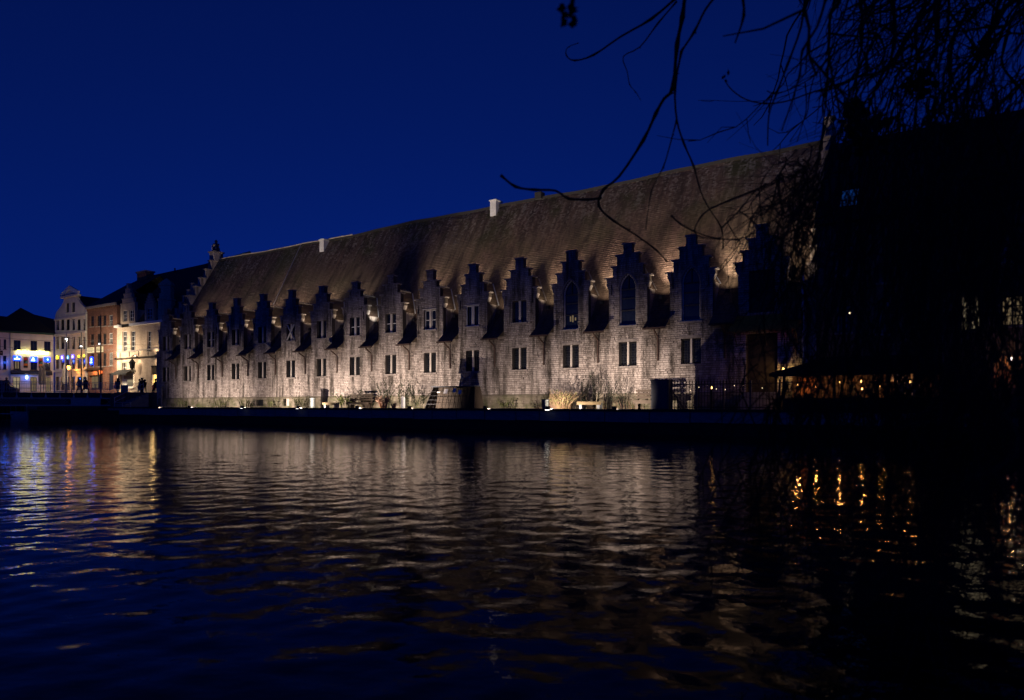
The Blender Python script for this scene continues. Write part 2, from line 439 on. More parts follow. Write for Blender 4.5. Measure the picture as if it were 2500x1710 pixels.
def build_water():
    ys = [1.0]
    while ys[-1] < 150: ys.append(ys[-1]+max(.03, ys[-1]*.0058))
    ys = np.array(ys); nx = 520
    t = np.linspace(-1, 1, nx)
    Y = np.repeat(ys[:, None], nx, 1)
    X = t[None, :]*(5+.98*ys[:, None])
    rs = np.random.RandomState(5)
    H = np.zeros_like(X)
    for k in range(110):
        lam = .19*(6.5**rs.rand())                       # 0.22 .. 3.1 m
        th = math.pi/2+rs.normal()*1.05
        amp = .00092*lam*(1.3 if .26 < lam < .75 else .8)
        kx, ky = 2*math.pi/lam*math.cos(th), 2*math.pi/lam*math.sin(th)
        fade = np.clip((lam/(np.maximum(.03, Y*.0058))-2.5)/3, 0, 1)
        gust = .75+.25*np.sin(X*.13+rs.rand()*6)*np.sin(Y*.11+rs.rand()*6)
        H += amp*np.sin(kx*X+ky*Y+rs.rand()*6.28)*fade*gust
    n0, n1 = X.shape
    co = np.stack([X, Y, H], -1).reshape(-1, 3)
    idx = np.arange(n0*n1).reshape(n0, n1)
    fa = np.stack([idx[:-1,:-1], idx[:-1,1:], idx[1:,1:], idx[1:,:-1]], -1).reshape(-1, 4)
    me = bpy.data.meshes.new('water')
    me.vertices.add(len(co)); me.vertices.foreach_set('co', co.ravel())
    me.loops.add(fa.size); me.loops.foreach_set('vertex_index', fa.ravel().astype(np.int32))
    me.polygons.add(len(fa)); me.polygons.foreach_set('loop_start', np.arange(0, fa.size, 4, dtype=np.int32))
    me.polygons.foreach_set('use_smooth', np.ones(len(fa), bool))
    me.materials.append(M['water']); me.update(calc_edges=True); me.validate()
    o = bpy.data.objects.new('water', me); C.objects.link(o)
    tag(o, 'dark rippled river water reflecting the lit buildings', kind='structure')
build_water()

g = MB(); g.add([(-900,-60,-1.2),(900,-60,-1.2),(900,1500,-1.2),(-900,1500,-1.2)], [(0,1,2,3)])
tag(g.build('ground', M['earth']), 'dark ground reaching the horizon', kind='structure')

# promenade slab in front of the hall, street slab behind the bridge
g = MB(); g.box(-1.6, 130, -4.0, 1.0, -1.0, GZ)
o = g.build('promenade', M['paving']); o.location = hall_to_world(0,0,0); o.rotation_euler.z = RZ
tag(o, 'paved promenade strip between the quay and the long hall', kind='structure')
ST = 2.95                                   # street and bridge level
g = MB()
pts = [hall_to_world(-1.7, -3.2, 0), hall_to_world(-.4, 0, 0), hall_to_world(-.4, 60, 0), Vector((-260, 330, 0)), Vector((-260, 120, 0)), Vector((-52, 84, 0))]
vs = [(p.x, p.y, -1) for p in pts]+[(p.x, p.y, ST) for p in pts]; n = len(pts)
g.add(vs, [tuple(range(n, 2*n))]+[(i, (i+1) % n, (i+1) % n+n, i+n) for i in range(n)])
tag(g.build('street', M['paving']), 'cobbled street in front of the row of old houses', kind='structure')

# quay wall: dark base, pale concrete panels, dark coping
def quay_xf(o): o.location = hall_to_world(0,0,0); o.rotation_euler.z = RZ; return o
quay = empty('quay_wall', hall_to_world(0,0,0), RZ, 'long low quay wall with bluish concrete panels above a dark foot', 'quay wall')
MB().box(-1.6, 110, -4.42, -4.0, -1.0, .66).build('wall_foot', M['quaydark'], quay)
u = -1.6; rq = random.Random(3); k = 0
while u < 86:
    L = rq.choice([1.7, 2.1, 2.3, 2.4, 2.7])
    mb = MB(); mb.box(u+.03, u+L-.03, -4.52+rq.uniform(-.015,.015), -4.0, .66+rq.uniform(-.02,.03), 1.26)
    if not (35.5 < u+L/2 < 36.8): mb.build('panel', M['concrete'], quay)
    MB().box(u+.008, u+L-.008, -4.62+rq.uniform(-.012,.012), -3.9, 1.262, 1.40+rq.uniform(-.012,.012)).build('coping_stone', M['quaydark'], quay)
    u += L

# ================================================================== the long hall
hall = empty('market_hall', hall_to_world(0,0,0), RZ, 'very long pale stone hall with a steep tiled roof and a row of stepped gables', 'hall')
ULEN = 65.1; S = 4.097; U0 = 1.29
BAY = [U0+S*i for i in range(16)]
EAVE = 6.55
PIN, ST2, ST3, SH, CB = 11.88, 11.17, 10.46, 9.74, 9.42
GAB = (PIN, ST2, ST3, SH, CB)
def hw0(z):
    return 1.25 if z < CB else 1.37 if z < SH else .98 if z < ST3 else .63 if z < ST2 else .29
GOTHIC = (12, 13, 14)
LOWW = [(b-.6, b+.6, 4.1, 5.63) for b in BAY[:15]]
UPW = {i: (BAY[i]-.58, BAY[i]+.58, 7.42, 8.94) for i in range(16)}
for i in GOTHIC: UPW[i] = (BAY[i]-.56, BAY[i]+.56, 6.68, 9.98)
UPW[15] = (BAY[15]-.7, BAY[15]+.7, 6.9, 9.3)
DOOR = (BAY[15]-.85, BAY[15]+.85, 2.36, 5.7)
def arch_half(i, z):
    a, b, z0, z1 = UPW[i]; h = (b-a)/2
    if z < z0 or z > z1: return 0
    if i not in GOTHIC: return h
    zs = z1-.97
    if z <= zs: return h
    return max(0., math.sqrt(max(0, 4*h*h-(z-zs)**2))-h)

# lower wall with its window openings
wall = MB(); wall_holes(wall, 0, ULEN, 2.35, EAVE, LOWW+[DOOR], 0, .45)
wall = wall.build('river_wall', M['mortar'], hall, tone=True)
BASE = [(26.9-9.7, 18.9, 1.5, 2.2), (22.9, 24.3, 1.45, 2.22)]
BASE = [(HALL.u(629), HALL.u(645), 1.45, 2.1), (HALL.u(694), HALL.u(708), 1.45, 2.18)]
pl = MB(); wall_holes(pl, -.05, ULEN, GZ-.3, 2.22, BASE, -.10, .5)
pl.add([(-.05,-.10,2.22),(ULEN,-.10,2.22),(ULEN,0.01,2.36),(-.05,.01,2.36)], [(0,1,2,3)])
pl.add([(-.05,-.10,2.22),(-.05,.01,2.36),(-.05,.01,2.22)], [(0,1,2)])
plinth = pl.build('plinth', M['plinth'], hall, tone=True)
b = BASE[0]; MB().box(b[0], b[1], .12, .14, b[2], b[3]).build('cellar_window', M['glass'], hall)
cw = MB()
for q in range(5): x = b[0]+(b[1]-b[0])*(q+.5)/5; cw.bar((x, .02, b[2]), (x, .02, b[3]), .03)
tag(cw.build('cellar_bars', M['iron'], hall), kind='stuff')
b = BASE[1]; MB().box(b[0]+.3, b[1], .0, .05, b[2], b[3]).build('cellar_shutter', M['mull'], hall)
MB().box(b[0], b[0]+.29, .2, .24, b[2], b[3]).build('cellar_opening', M['frame'], hall)

# stones laid over the wall, in uneven courses
rs = random.Random(11)
CH = .132
def course_spans(z, spans, holes):
    for (a, b, c, d) in holes:
        if c < z < d:
            ns = []
            for (s, e) in spans:
                if b <= s or a >= e: ns.append((s, e)); continue
                if a > s: ns.append((s, a))
                if b < e: ns.append((b, e))
            spans = ns
    return spans
def lay(z0, z1, spans, put, y0=0., wmin=.17, wmax=.42):
    for (s, e) in spans:
        x = s
        while x < e-.04:
            L = rs.uniform(wmin, wmax)
            if e-x-L < .12: L = e-x
            put(x+.009, x+L-.009, z0+.009+rs.uniform(0, .010), z1-.007, y0-abs(rs.gauss(.012, .014))-.003)
            x += L
def stone_shape(mb, a, b, c, d, y, y0, tone):
    q = .012
    ja, jb = rs.uniform(0, .012), rs.uniform(0, .012)
    mb.add([(a,y0,c),(b,y0,c),(b,y0,d),(a,y0,d),(a+q+ja,y,c+q),(b-q,y,c+q+jb*.6),(b-q-jb,y,d-q),(a+q,y,d-q-ja*.6)],
           [(4,5,6,7),(0,1,5,4),(1,2,6,5),(2,3,7,6),(3,0,4,7)], 0, tone)
rest = MB(); singles = []
z = 2.36
while z < EAVE-.05:
    z1 = min(z+CH*rs.uniform(.88, 1.12), EAVE)
    if EAVE-z1 < .07: z1 = EAVE
    def put(a, b, c, d, y):
        tone = min(1, max(0, rs.gauss(.58, .32)))
        if 54.2 < a < 61.6 and c < 5.9 and len(singles) < 300 and b-a > .26:
            m = MB(); stone_shape(m, a, b, c, d, y, -.001, tone); singles.append(m)
        else: stone_shape(rest, a, b, c, d, y, -.001, tone)
    lay(z, z1, course_spans((z+z1)/2, [(0, ULEN)], LOWW+[DOOR]), put)
    z = z1
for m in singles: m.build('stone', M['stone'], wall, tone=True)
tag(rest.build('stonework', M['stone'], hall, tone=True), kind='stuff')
pst = MB(); z = GZ-.02
while z < 2.2:
    z1 = min(z+.2, 2.21)
    lay(z, z1, course_spans((z+z1)/2, [(-.05, ULEN)], BASE), lambda a,b,c,d,y: stone_shape(pst, a, b, c, d, y, -.101, min(1, max(0, rs.gauss(.5, .25)))), -.101, .3, .7)
    z = z1
tag(pst.build('plinth_stonework', M['plinth'], hall, tone=True), kind='stuff')

# window pieces, shared by all bays
def slab(name, w, d, h, m):
    return MB().box(-w/2, w/2, 0, d, 0, h).mesh(name, m)
def grid_mesh(w, h, nx, nz, r=.022):
    m = MB()
    for i in range(nx): x = -w/2+w*(i+.5)/nx; m.box(x-r/2, x+r/2, 0, r, 0, h)
    for j in range(nz): q = h*(j+.5)/nz; m.box(-w/2, w/2, r+.002, 2*r, q-r/2, q+r/2)
    return m
PANE = MB().box(-.27, .27, 0, .015, 0, 1.51).mesh('pane', M['glass'])
GRID = grid_mesh(.5, 1.5, 5, 9).mesh('grille', M['iron'])
MULL = MB().box(-.058, .058, 0, .16, 0, 1.526).mesh('mullion', M['mull'])
SILL = MB().box(-.7, .7, -.09, .30, -.12, -.004).mesh('sill', M['coping'])
LINT = MB().box(-.68, .68, -.045, .30, 1.534, 1.72).mesh('lintel', M['coping'])
def framed(w, h, t=.06):
    m = MB()
    m.box(-w/2, w/2, 0, .07, 0, t); m.box(-w/2, w/2, 0, .07, h-t, h)
    m.box(-w/2, -w/2+t, 0, .07, t, h-t); m.box(w/2-t, w/2, 0, .07, t, h-t); return m
FRAME = framed(1.2, 1.53).mesh('window', M['frame'])
for i, b in enumerate(BAY[:15]):
    w = inst('window', FRAME, hall, (b, .20, 4.1))
    for s in (-1, 1):
        inst('pane', PANE, w, (s*.29, .06, .01))
        gq = inst('grille', GRID, w, (s*.33, -.12, .012)); tag(gq, kind='stuff')
    inst('mullion', MULL, w, (0, -.16, .002))
    inst('sill', SILL, w, (0, -.20, 0)); inst('lintel', LINT, w, (0, -.20, 0))

# stepped dormer gables
COP = {}
def coping(w):
    if w not in COP:
        h = w/2+.06
        COP[w] = MB().box(-h, h, -.07, .42, 0, .085).mesh('coping', M['coping'])
    return COP[w]
LPANE = MB().box(-.235, .235, 0, .015, 0, 1.46).mesh('pane', M['glass'])
LFR = framed(.52, 1.5, .05).mesh('casement', M['frame'])
LFRL = framed(.52, 1.5, .05).mesh('casement', M['sash'])
for i, b in enumerate(BAY):
    gb = MB(); stn = MB()
    a0, a1, wz0, wz1 = UPW[i]
    PIN, ST2, ST3, SH, CB = [q0+rs.uniform(-.09, .09) for q0 in GAB]
    dj = [rs.uniform(-.05, .05) for q in range(4)]
    def hw(z): return 1.32 if z < CB else 1.47 if z < SH else 1.06+dj[0] if z < ST3 else .70+dj[1] if z < ST2 else .32+dj[2]*.5
    edges = sorted({EAVE, CB, SH, ST3, ST2, PIN, wz0, wz1})
    zz = []
    for j in range(len(edges)-1):
        n = max(1, round((edges[j+1]-edges[j])/CH))
        zz += [edges[j]+(edges[j+1]-edges[j])*q/n for q in range(n)]
    zz.append(PIN)
    for j in range(len(zz)-1):
        z0, z1 = zz[j], zz[j+1]; zm = (z0+z1)/2; h = hw(zm); ah = arch_half(i, zm)
        spans = [(b-h, b+h)] if ah <= .02 else [(b-h, b-ah), (b+ah, b+h)]
        for (s, e) in spans:
            gb.box(s, e, 0, .36, z0, z1)
            lay(z0, z1, [(s, e)], lambda p,q,c,d,y: stone_shape(stn, p, q, c, d, y, -.001, min(1, max(0, rs.gauss(.50, .30)))))
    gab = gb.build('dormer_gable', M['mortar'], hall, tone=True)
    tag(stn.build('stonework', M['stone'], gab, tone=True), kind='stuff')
    inst('coping', coping(round(.64+dj[2], 3)), gab, (b, 0, PIN))
    for (z, h0, h1) in ((ST2, .32+dj[2]*.5, .70+dj[1]), (ST3, .70+dj[1], 1.06+dj[0]), (SH, 1.06+dj[0], 1.47)):
        wd = h1-h0
        for s in (-1, 1): inst('coping', coping(round(wd, 3)), gab, (b+s*((h0+h1)/2+.062), 0, z+.0005*s))
    # little corbels under the shoulders
    for s in (-1, 1):
        MB().prism([(b+s*1.322, CB-.02), (b+s*1.47, CB-.002), (b+s*1.322, CB-.32)][::s], 0, .36).build('corbel', M['coping'], gab)
    if i in GOTHIC:
        fr = MB(); n = 9; zs = wz1-.97; hh = .56
        prof = [(-hh, wz0), (-hh, zs)]
        for q in range(1, n): zq = zs+.97*q/n; prof.append((-arch_half(i, zq), zq))
        prof.append((0, wz1))
        prof = prof+[(-x, z) for x, z in prof[-2::-1]]
        fr.tube([(b+x, .14, z) for x, z in prof], .075, 5)
        fr.box(b-.56, b+.56, .12, .18, wz0, wz0+.08)
        w = fr.build('arched_window', M['mull'], hall)
        poly = [(b+x*.97, z) for x, z in prof]
        MB().prism(poly, .20, .215).build('pane', M['glass'], w)
        for zq in (wz0+.98, wz0+1.75, zs): MB().box(b-.54, b+.54, .13, .18, zq-.03, zq+.03).build('transom', M['frame'], w)
        MB().box(b-.022, b+.022, .13, .19, zs, wz1-.12).build('mullion', M['frame'], w)
        inst('sill', SILL, w, (b, 0, wz0))
        # pointed arch moulding
        mo = MB(); mo.tube([(b+x*1.13, -.02, z+(.07 if z > zs else 0)) for x, z in prof if z >= zs], .05, 5); mo.build('hood_mould', M['coping'], w)
        if i == 12:
            for q, (du, dz, hh2) in enumerate(((-.12, .55, .35), (.05, .5, .45), (.25, .6, .2))):
                MB().box(b+du-.05, b+du+.05, .191, .197, wz0+dz, wz0+dz+hh2).build('lit_lamp_inside', E['dimwin'], w)
    elif i == 15:
        w = MB().box(b-.7, b+.7, .2, .24, 6.9, 9.3).build('hatch', M['frame'], hall)
    else:
        w = inst('window', MB().box(-.08, .08, 0, .14, 0, 1.52).mesh('window', M['mull']), hall, (b, .05, 7.42))
        for s in (-1, 1):
            fr_ = inst('casement', LFRL if i in (9, 10) else LFR, w, (s*.32, .1 if i != 10 else -.02, .01))
            inst('pane', LPANE, w, (s*.32, .135, .03))
            if i in (2, 7, 8, 9):
                m = MB().box(-.23, .23, .095, .12, .72, .76).build('glazing_bar', M['sash'], w, loc=(s*.32, 0, 0))
        inst('sill', SILL, w, (0, -.05, 0)); 
        if i == 5:
            for sx in (-1, 1):
                m = MB(); m.bar((-.5*sx, -.02-.05*(sx > 0), .05), (.5*sx, -.02-.05*(sx > 0), 1.45), .13, .045); m.build('crossed_plank', M['sash'], w)
        if i in (9, 10):
            inst('lintel', MB().box(-.68, .68, -.12, .2, 1.525, 1.6).mesh('lintel', M['mull']), w, (0, 0, 0))

    # dormer cheeks and roof behind the gable
    ck = MB()
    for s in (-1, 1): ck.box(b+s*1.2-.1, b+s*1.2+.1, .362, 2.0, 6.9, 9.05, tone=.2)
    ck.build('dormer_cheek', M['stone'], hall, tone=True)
    dr = MB(); rz_, ez, ow = 10.92, 9.0, 1.33; nr = 14
    for s in (-1, 1):
        for r in range(nr):
            t0, t1 = r/nr, (r+1)/nr
            x0, x1 = b+s*ow*(1-t0), b+s*ow*(1-t1); za, zb = ez+(rz_-ez)*t0, ez+(rz_-ez)*t1
            lift = .016
            p = [(x0+s*lift*.8, .362, za+lift*.5), (x0+s*lift*.8, 3.1, za+lift*.5), (x1, 3.1, zb), (x1, .362, zb)]
            dr.add(p, [(0,1,2,3) if s > 0 else (3,2,1,0)])
            q = [(x0, .362, za), (x0, 3.1, za), (x0+s*lift*.8, 3.1, za+lift*.5), (x0+s*lift*.8, .362, za+lift*.5)]
            dr.add(q, [(0,1,2,3) if s > 0 else (3,2,1,0)])
    drf = dr.build('dormer_roof', M['roof'], hall)
    cr = MB()
    for q in range(6):
        y = .42+q*.32
        cr.box(b-.09, b+.09, y, y+.31, rz_-.02, rz_+.07)
        cr.add([(b-.05, y+.1, rz_+.07), (b+.05, y+.1, rz_+.07), (b+.05, y+.2, rz_+.07), (b-.05, y+.2, rz_+.07), (b, y+.02, rz_+.24)], [(0,1,4),(1,2,4),(2,3,4),(3,0,4)])
    tag(cr.build('ridge_crest', M['coping'], drf), kind='stuff')
    fl = MB()
    for s in (-1, 1):
        p0, p1 = Vector((b+s*1.36, 1.42, 9.03)), Vector((b+s*.06, 2.54, 10.9))
        fl.bar(p0, p1, .08, .04)
    fl.build('lead_valley', M['lead'] if i in (6, 7, 8, 9, 10, 14, 15) else M['coping'], hall)

# main roof, laid in courses
PROF = [(-.75, 6.34), (.05, 6.98), (.80, 7.9), (6.9, 18.30)]
def prof_at(s):
    L = [math.dist(PROF[i], PROF[i+1]) for i in range(3)]
    for i in range(3):
        if s <= L[i] or i == 2:
            t = s/L[i]; return (PROF[i][0]+(PROF[i+1][0]-PROF[i][0])*t, PROF[i][1]+(PROF[i+1][1]-PROF[i][1])*t)
        s -= L[i]
TOT = sum(math.dist(PROF[i], PROF[i+1]) for i in range(3))
rm = MB(); ncr = 78; nu = 100
def sag(u, f): return (.10*math.sin(u*.21+1)+.07*math.sin(u*.47+.4)+.03*math.sin(u*1.3))*f
rr = random.Random(8)
for r in range(ncr):
    (w0, z0), (w1, z1) = prof_at(TOT*r/ncr), prof_at(TOT*(r+1)/ncr)
    L = math.hypot(w1-w0, z1-z0); nw, nz = -(z1-z0)/L, (w1-w0)/L
    lo, mid, hi = [], [], []
    for q in range(nu+1):
        uu = .1+(ULEN-.2)*q/nu; lf = .014+rr.uniform(-.004, .004)
        f = (r/ncr)
        sg0, sg1 = sag(uu, .3+f)*.6, sag(uu, .3+f+1/ncr)*.6
        lo.append((uu, w0+sg0*.4, z0+sg0)); mid.append((uu, w0+nw*lf+sg0*.4, z0+nz*lf+sg0)); hi.append((uu, w1+sg1*.4, z1+sg1))
    if w0 < .45:                                          # the eaves lie only in the gaps between the gables
        for q in range(17):
            ga = .02 if q == 0 else BAY[q-1]+1.322; gb_ = BAY[q]-1.322 if q < 16 else ULEN-.06
            if gb_-ga < .1: continue
            lf = .014
            rm.add([(ga, w0, z0), (gb_, w0, z0), (gb_, w0+nw*lf, z0+nz*lf), (ga, w0+nw*lf, z0+nz*lf), (gb_, w1, z1), (ga, w1, z1)], [(0,1,2,3), (3,2,4,5)])
        continue
    vs = lo+mid+hi; n = nu+1
    rm.add(vs, [(q, q+1, q+1+n, q+n) for q in range(nu)]+[(q+n, q+1+n, q+1+2*n, q+2*n) for q in range(nu)])
roof = rm.build('roof', M['roof'], hall)
# back slope and the ridge tiles
bk = MB(); bk.add([(0, 6.92, 18.28), (ULEN, 6.92, 18.28), (ULEN, 13.6, 6.5), (0, 13.6, 6.5)], [(3,2,1,0)]); bk.build('back_roof', M['slate'], hall)
rt = MB(); u = .35
while u < ULEN-.5:
    s0 = sag(u, 1.3)*.6
    rt.box(u, u+.43, 6.76+s0*.4, 7.04+s0*.4, 18.22+s0, 18.42+s0); u += .44
tag(rt.build('ridge_tiles', M['slate'], hall), kind='stuff')
MB().tube([(q, 6.74+sag(q,1.3)*.24, 18.44+sag(q,1.3)*.6) for q in [1.0+.8*k for k in range(28)]], .05, 5).build('ridge_flashing', M['coping'], hall)
# body behind, closing the hall
MB().box(.0, ULEN, 13.2, 13.6, GZ, 6.5).build('back_wall', M['darkbrick'], hall)

# gutters, downpipes, eaves boards in the gaps between the gables
for i in range(16):
    u = BAY[i]+S/2 if i < 15 else ULEN-.5
    h = .73 if i < 15 else .45
    MB().box(u-h, u+h, -.86, -.75, 6.26, 6.36).build('gutter', M['rust'], hall)
    MB().tube([(u, -.80, 6.28), (u, -.70, 6.15), (u, -.16, 5.85), (u, -.10, 5.6), (u, -.10, 4.35)], .055, 6).build('downpipe', M['rust'], hall)
    MB().box(u-h, u+h, .02, .06, EAVE+.002, 7.0).build('eaves_board', M['darkwood'], hall)
MB().tube([(HALL.u(398.5), -.16, 3.6), (HALL.u(398.5), -.16, GZ)], .09, 8).build('downpipe', M['coping'], hall)
MB().tube([(ULEN-.15, -.1, 9), (ULEN-.15, -.1, GZ)], .07, 8).build('downpipe', M['lead'], hall)
# wall irons
for i in range(16):
    for s in (-1, 1):
        if rr.random() < .55:
            MB().bar((BAY[i]+s*1.1, -.06, 8.7), (BAY[i]+s*1.1, -.06, 9.35), .05).build('wall_anchor', M['iron'], hall)
# white vent stacks on the ridge, lightning conductor on the slope
def on_roof(u, z): return PROF[2][0]+(z-7.9)/(PROF[3][1]-7.9)*(PROF[3][0]-PROF[2][0])
for x, y0, y1, wd in ((791, 614, 588, .62), (1204.5, 525, 491, .60)):
    ln = Line(hall_to_world(0, 6.4, 0).xy, HALL.d); u = ln.u(x)
    z0, z1 = ln.z(x, y0), ln.z(x, y1)
    o = MB().box(u-wd/2, u+wd/2, on_roof(u, z0)-.1, on_roof(u, z0)+.75, z0-.1, z1).build('chimney', M['lead'], roof)
    MB().box(u-wd/2-.07, u+wd/2+.07, on_roof(u, z0)-.17, on_roof(u, z0)+.82, z1+.003, z1+.1).build('chimney_cap', M['lead'], hall)
MB().box(HALL.u(985)+8.2, HALL.u(985)+8.8, 6.5, 7.1, 18.2, 18.75).build('ridge_vent', M['slate'], hall)
ln = Line(hall_to_world(0, 6.9, 0).xy, HALL.d); ua = ln.u(738); 
ln2 = Line(hall_to_world(0, on_roof(0, 11.3), 0).xy, HALL.d); ub = ln2.u(668)
MB().tube([(ua, 6.8, 18.5), (ub, on_roof(0, 11.3)-.12, 11.3)], .035, 5).build('conductor_cable', M['lead'], hall)
# snow hooks above the right-hand dormers
for i in range(8, 15):
    u = BAY[i]+S/2+.6; z = 10.9+.2*(i % 3); w = on_roof(u, z)
    MB().tube([(u-.25, w-.1, z-.1), (u+.05, w-.28, z+.35), (u, w-.05, z+.1)], .022, 4).build('roof_hook', M['iron'], hall)

# stepped end gables
def end_gable(u0, u1, far):
    gm = MB(); steps = []
    z = 7.0; w0 = .02
    prof = []
    n = 11
    for q in range(n):
        z0, z1 = 6.2+1.1*q, 6.2+1.1*(q+1)
        ws = PROF[2][0]+(z0-7.6)/1.705-.35
        ws = max(0.0, ws)
        steps.append((ws, z0, z1))
    part = []
    top = steps[-1][2]
    for (ws, z0, z1) in steps:
        gm.box(u0, u1, ws, 13.8-ws, z0, z1, tone=.5)
    gm.box(u0, u1, 0, 13.8, GZ-.3, 6.2)
    o = gm.build('end_gable', M['stone'], hall, tone=True)
    for q, (ws, z0, z1) in enumerate(steps):
        nx = steps[q+1][0] if q+1 < len(steps) else 6.35
        if nx-ws > .1:
            MB().box(u0-.06, u1+.05, ws-.08, nx+.02, z1+.002, z1+.10).build('coping', M['coping'], o)
    return o, top
eg, top = end_gable(-.55, .08, True)
# outer row of small steps towards the river on the left gable
sm = MB()
for q in range(9):
    z0 = 9.2+.78*q; ws = PROF[2][0]+(z0-7.6)/1.705-1.25
    sm.box(-1.02, -.555, ws, ws+1.6, z0-.9, z0, tone=.45)
    MB().box(-1.06, -.52, ws-.05, ws+.5, z0+.002, z0+.09).build('coping', M['coping'], eg)
sm.build('gable_buttress', M['stone'], eg, tone=True)
# pedestal at the top
MB().box(-.75, .25, 6.35, 7.45, top, 19.35, tone=.6).build('pedestal', M['stone'], eg, tone=True)
MB().box(-.85, .36, 6.22, 7.58, 19.352, 19.5).build('pedestal_cap', M['coping'], eg)
eg2, top2 = end_gable(ULEN-.05, ULEN+.5, False)
MB().box(ULEN-.12, ULEN+.52, 6.45, 7.1, top2, 18.95, tone=.6).build('pinnacle', M['stone'], eg2, tone=True)
MB().box(ULEN-.08, ULEN+.46, 6.55, 7.0, 18.952, 19.8, tone=.75).build('pinnacle_top', M['stone'], eg2, tone=True)

# seated stone figure on the gable
def build_statue():
    m = MB()
    m.lathe([(.42,0),(.42,.12),(.36,.14)], n=10, sx=1.15)
    m.lathe([(.34,.14),(.40,.3),(.38,.5),(.27,.62),(.30,.8),(.31,.95),(.18,1.08),(.09,1.12)], n=12, sx=1.0, sy=.8)
    m.lathe([(.08,1.10),(.15,1.18),(.17,1.3),(.14,1.42),(.05,1.48)], c=(0,-.03,0), n=10)
    m.lathe([(.18,1.40),(.11,1.46),(.02,1.56)], c=(0,-.02,0), n=10)
    for s in (-1, 1):
        m.tube([(s*.26,-.02,.98),(s*.37,-.12,.75),(s*.22,-.34,.62)], [.10,.085,.06], 7)
        m.tube([(s*.17,-.1,.5),(s*.19,-.42,.52),(s*.17,-.46,.12)], [.15,.12,.09], 7)
    m.prism([(-.14,.62),(.14,.62),(.17,.95),(0,1.0),(-.17,.95)], -.44, -.38)
    o = m.build('statue', M['stone'], None, smooth=True, tone=True)
    o.location = hall_to_world(-.25, 6.9, 19.5); o.rotation_euler.z = RZ+.5; o.scale = (1.05, 1.05, .92)
    tag(o, 'weathered stone figure crouching on top of the stepped end gable', 'statue')
build_statue()

# ------------------------------------------------------------------ roof uplights in the gaps between the dormers
ROOFCOL = (1.0, .785, .59)
upm = MB().box(-.12, .12, -.08, .08, -.16, .06)
UPBOX = upm.mesh('uplight', M['iron'])
for i in range(17):
    u = U0-S/2+S*i
    if i == 0: u = .45-.0
    if i == 16: u = ULEN-.55; p_end = 1
    o = inst('uplight', UPBOX, hall, (u, .45, 8.42))
    p = 70 if i < 4 else 105 if i < 8 else 165
    if i == 8:
        lamp('SPOT', 'uplight_lamp', (0, 0, .12), 170, (1.0, .93, .82), o, (-.75, .55, 1.2), 1.7, .7, .05)
        continue
    if i == 7: p = 60
    if i == 16: p = 30
    lamp('SPOT', 'uplight_lamp', (0, 0, .12), p*(2.4 if i < 8 else 1.2), ROOFCOL, o, (0, 3.0, 8.0), 2.3, .9, .08)
    lamp('SPOT', 'uplight_lamp', (0, -.08, .12), p*34.0, ROOFCOL, o, (0, 4.55, 7.7), .95, 1.0, .08)

# ------------------------------------------------------------------ floodlights on the river face of the quay
def floodlight(x, power, label, aim_z=2.3, col=(1.0, .80, .67), size=2.15, aim_du=0., w=-4.85):
    ln = Line(hall_to_world(0, w, 0).xy, HALL.d); u = ln.u(x)
    t = empty('floodlight', hall_to_world(u, w, 1.44), RZ, label, 'floodlight', 'floodlights along the quay')
    hb = MB(); hb.box(-.11, .11, -.09, .08, -.12, .0); hb.box(-.11, .11, -.09, -.075, .0, .11); hb.box(-.11, -.10, -.074, .08, .0, .11); hb.box(.10, .11, -.074, .08, .0, .11)
    hb.build('housing', M['iron'], t)
    MB().box(-.09, .09, -.05, .07, .003, .012).build('lens', M['glass'], t)
    if x in (592, 728, 1338): MB().box(-.15, .15, -.102, -.091, -.13, -.10 if x == 1338 else -.115).build('light_slit', E['white'], t)
    MB().box(-.03, .03, .082, .34, -.17, -.10).build('bracket', M['iron'], t)
    lamp('SPOT', 'flood_lamp', (0, 0.0, .055), power, col, t, (aim_du, -w, aim_z-1.3), size, 1.0, .035)
    return t
floodlight(384, 1950, 'floodlight at the quay corner beside the bridge steps', size=2.0, aim_du=-1.0)
floodlight(462, 2730, 'floodlight on the quay below the second and third gables', size=1.72)
floodlight(592, 3510, 'small glinting floodlight on the quay left of the white cellar shutter', size=1.77)
floodlight(728, 3900, 'small glinting floodlight on the quay right of the white cellar shutter', size=1.96)
floodlight(872, 3510, 'floodlight on the quay before the dark slatted bench', size=2.06)
floodlight(1000, 2210, 'floodlight on the quay just before the crate with papers', aim_du=-.8, size=2.06)
floodlight(1185, 1500, 'floodlight on the quay right of the crate with papers', size=2.01)
floodlight(1338, 2900, 'bright floodlight on the quay under the metal litter bin', aim_du=1.0, size=1.82)
floodlight(1500, 2000, 'floodlight on the quay near the tall grey cabinet', size=1.72)

# ================================================================== the row of old houses across the bridge
ROW = Line((-76.35, 112.2), (.8352, -.5500))
rw = random.Random(21)

def house_window(parent, x, z, w, h, y=.16, frame='sash', glass='glass', bars=(1, 2), name='window', glow=None):
    """a framed window in a wall opening: frame > panes, glazing bars"""
    t = .055 if w < 1.4 else .07
    fr = framed(w, h, t)
    o = fr.build(name, M[frame], parent, loc=(x, y, z))
    MB().box(-w/2+t, w/2-t, .03, .045, t, h-t).build('pane', glow or M[glass], o)
    nx, nz = bars
    for i in range(1, nx+1): q = -w/2+w*i/(nx+1); MB().box(q-.03, q+.03, .006, .028, t, h-t).build('glazing_bar', M[frame], o)
    for j in range(1, nz): q = h*j/nz; MB().box(-w/2+t, w/2-t, -.004, .004, q-.025, q+.025).build('glazing_bar', M[frame], o)
    return o
def sill(parent, x, z, w, m):
    MB().box(x-w/2-.1, x+w/2+.1, -.09, .15, z-.12, z-.005).build('sill', m, parent)

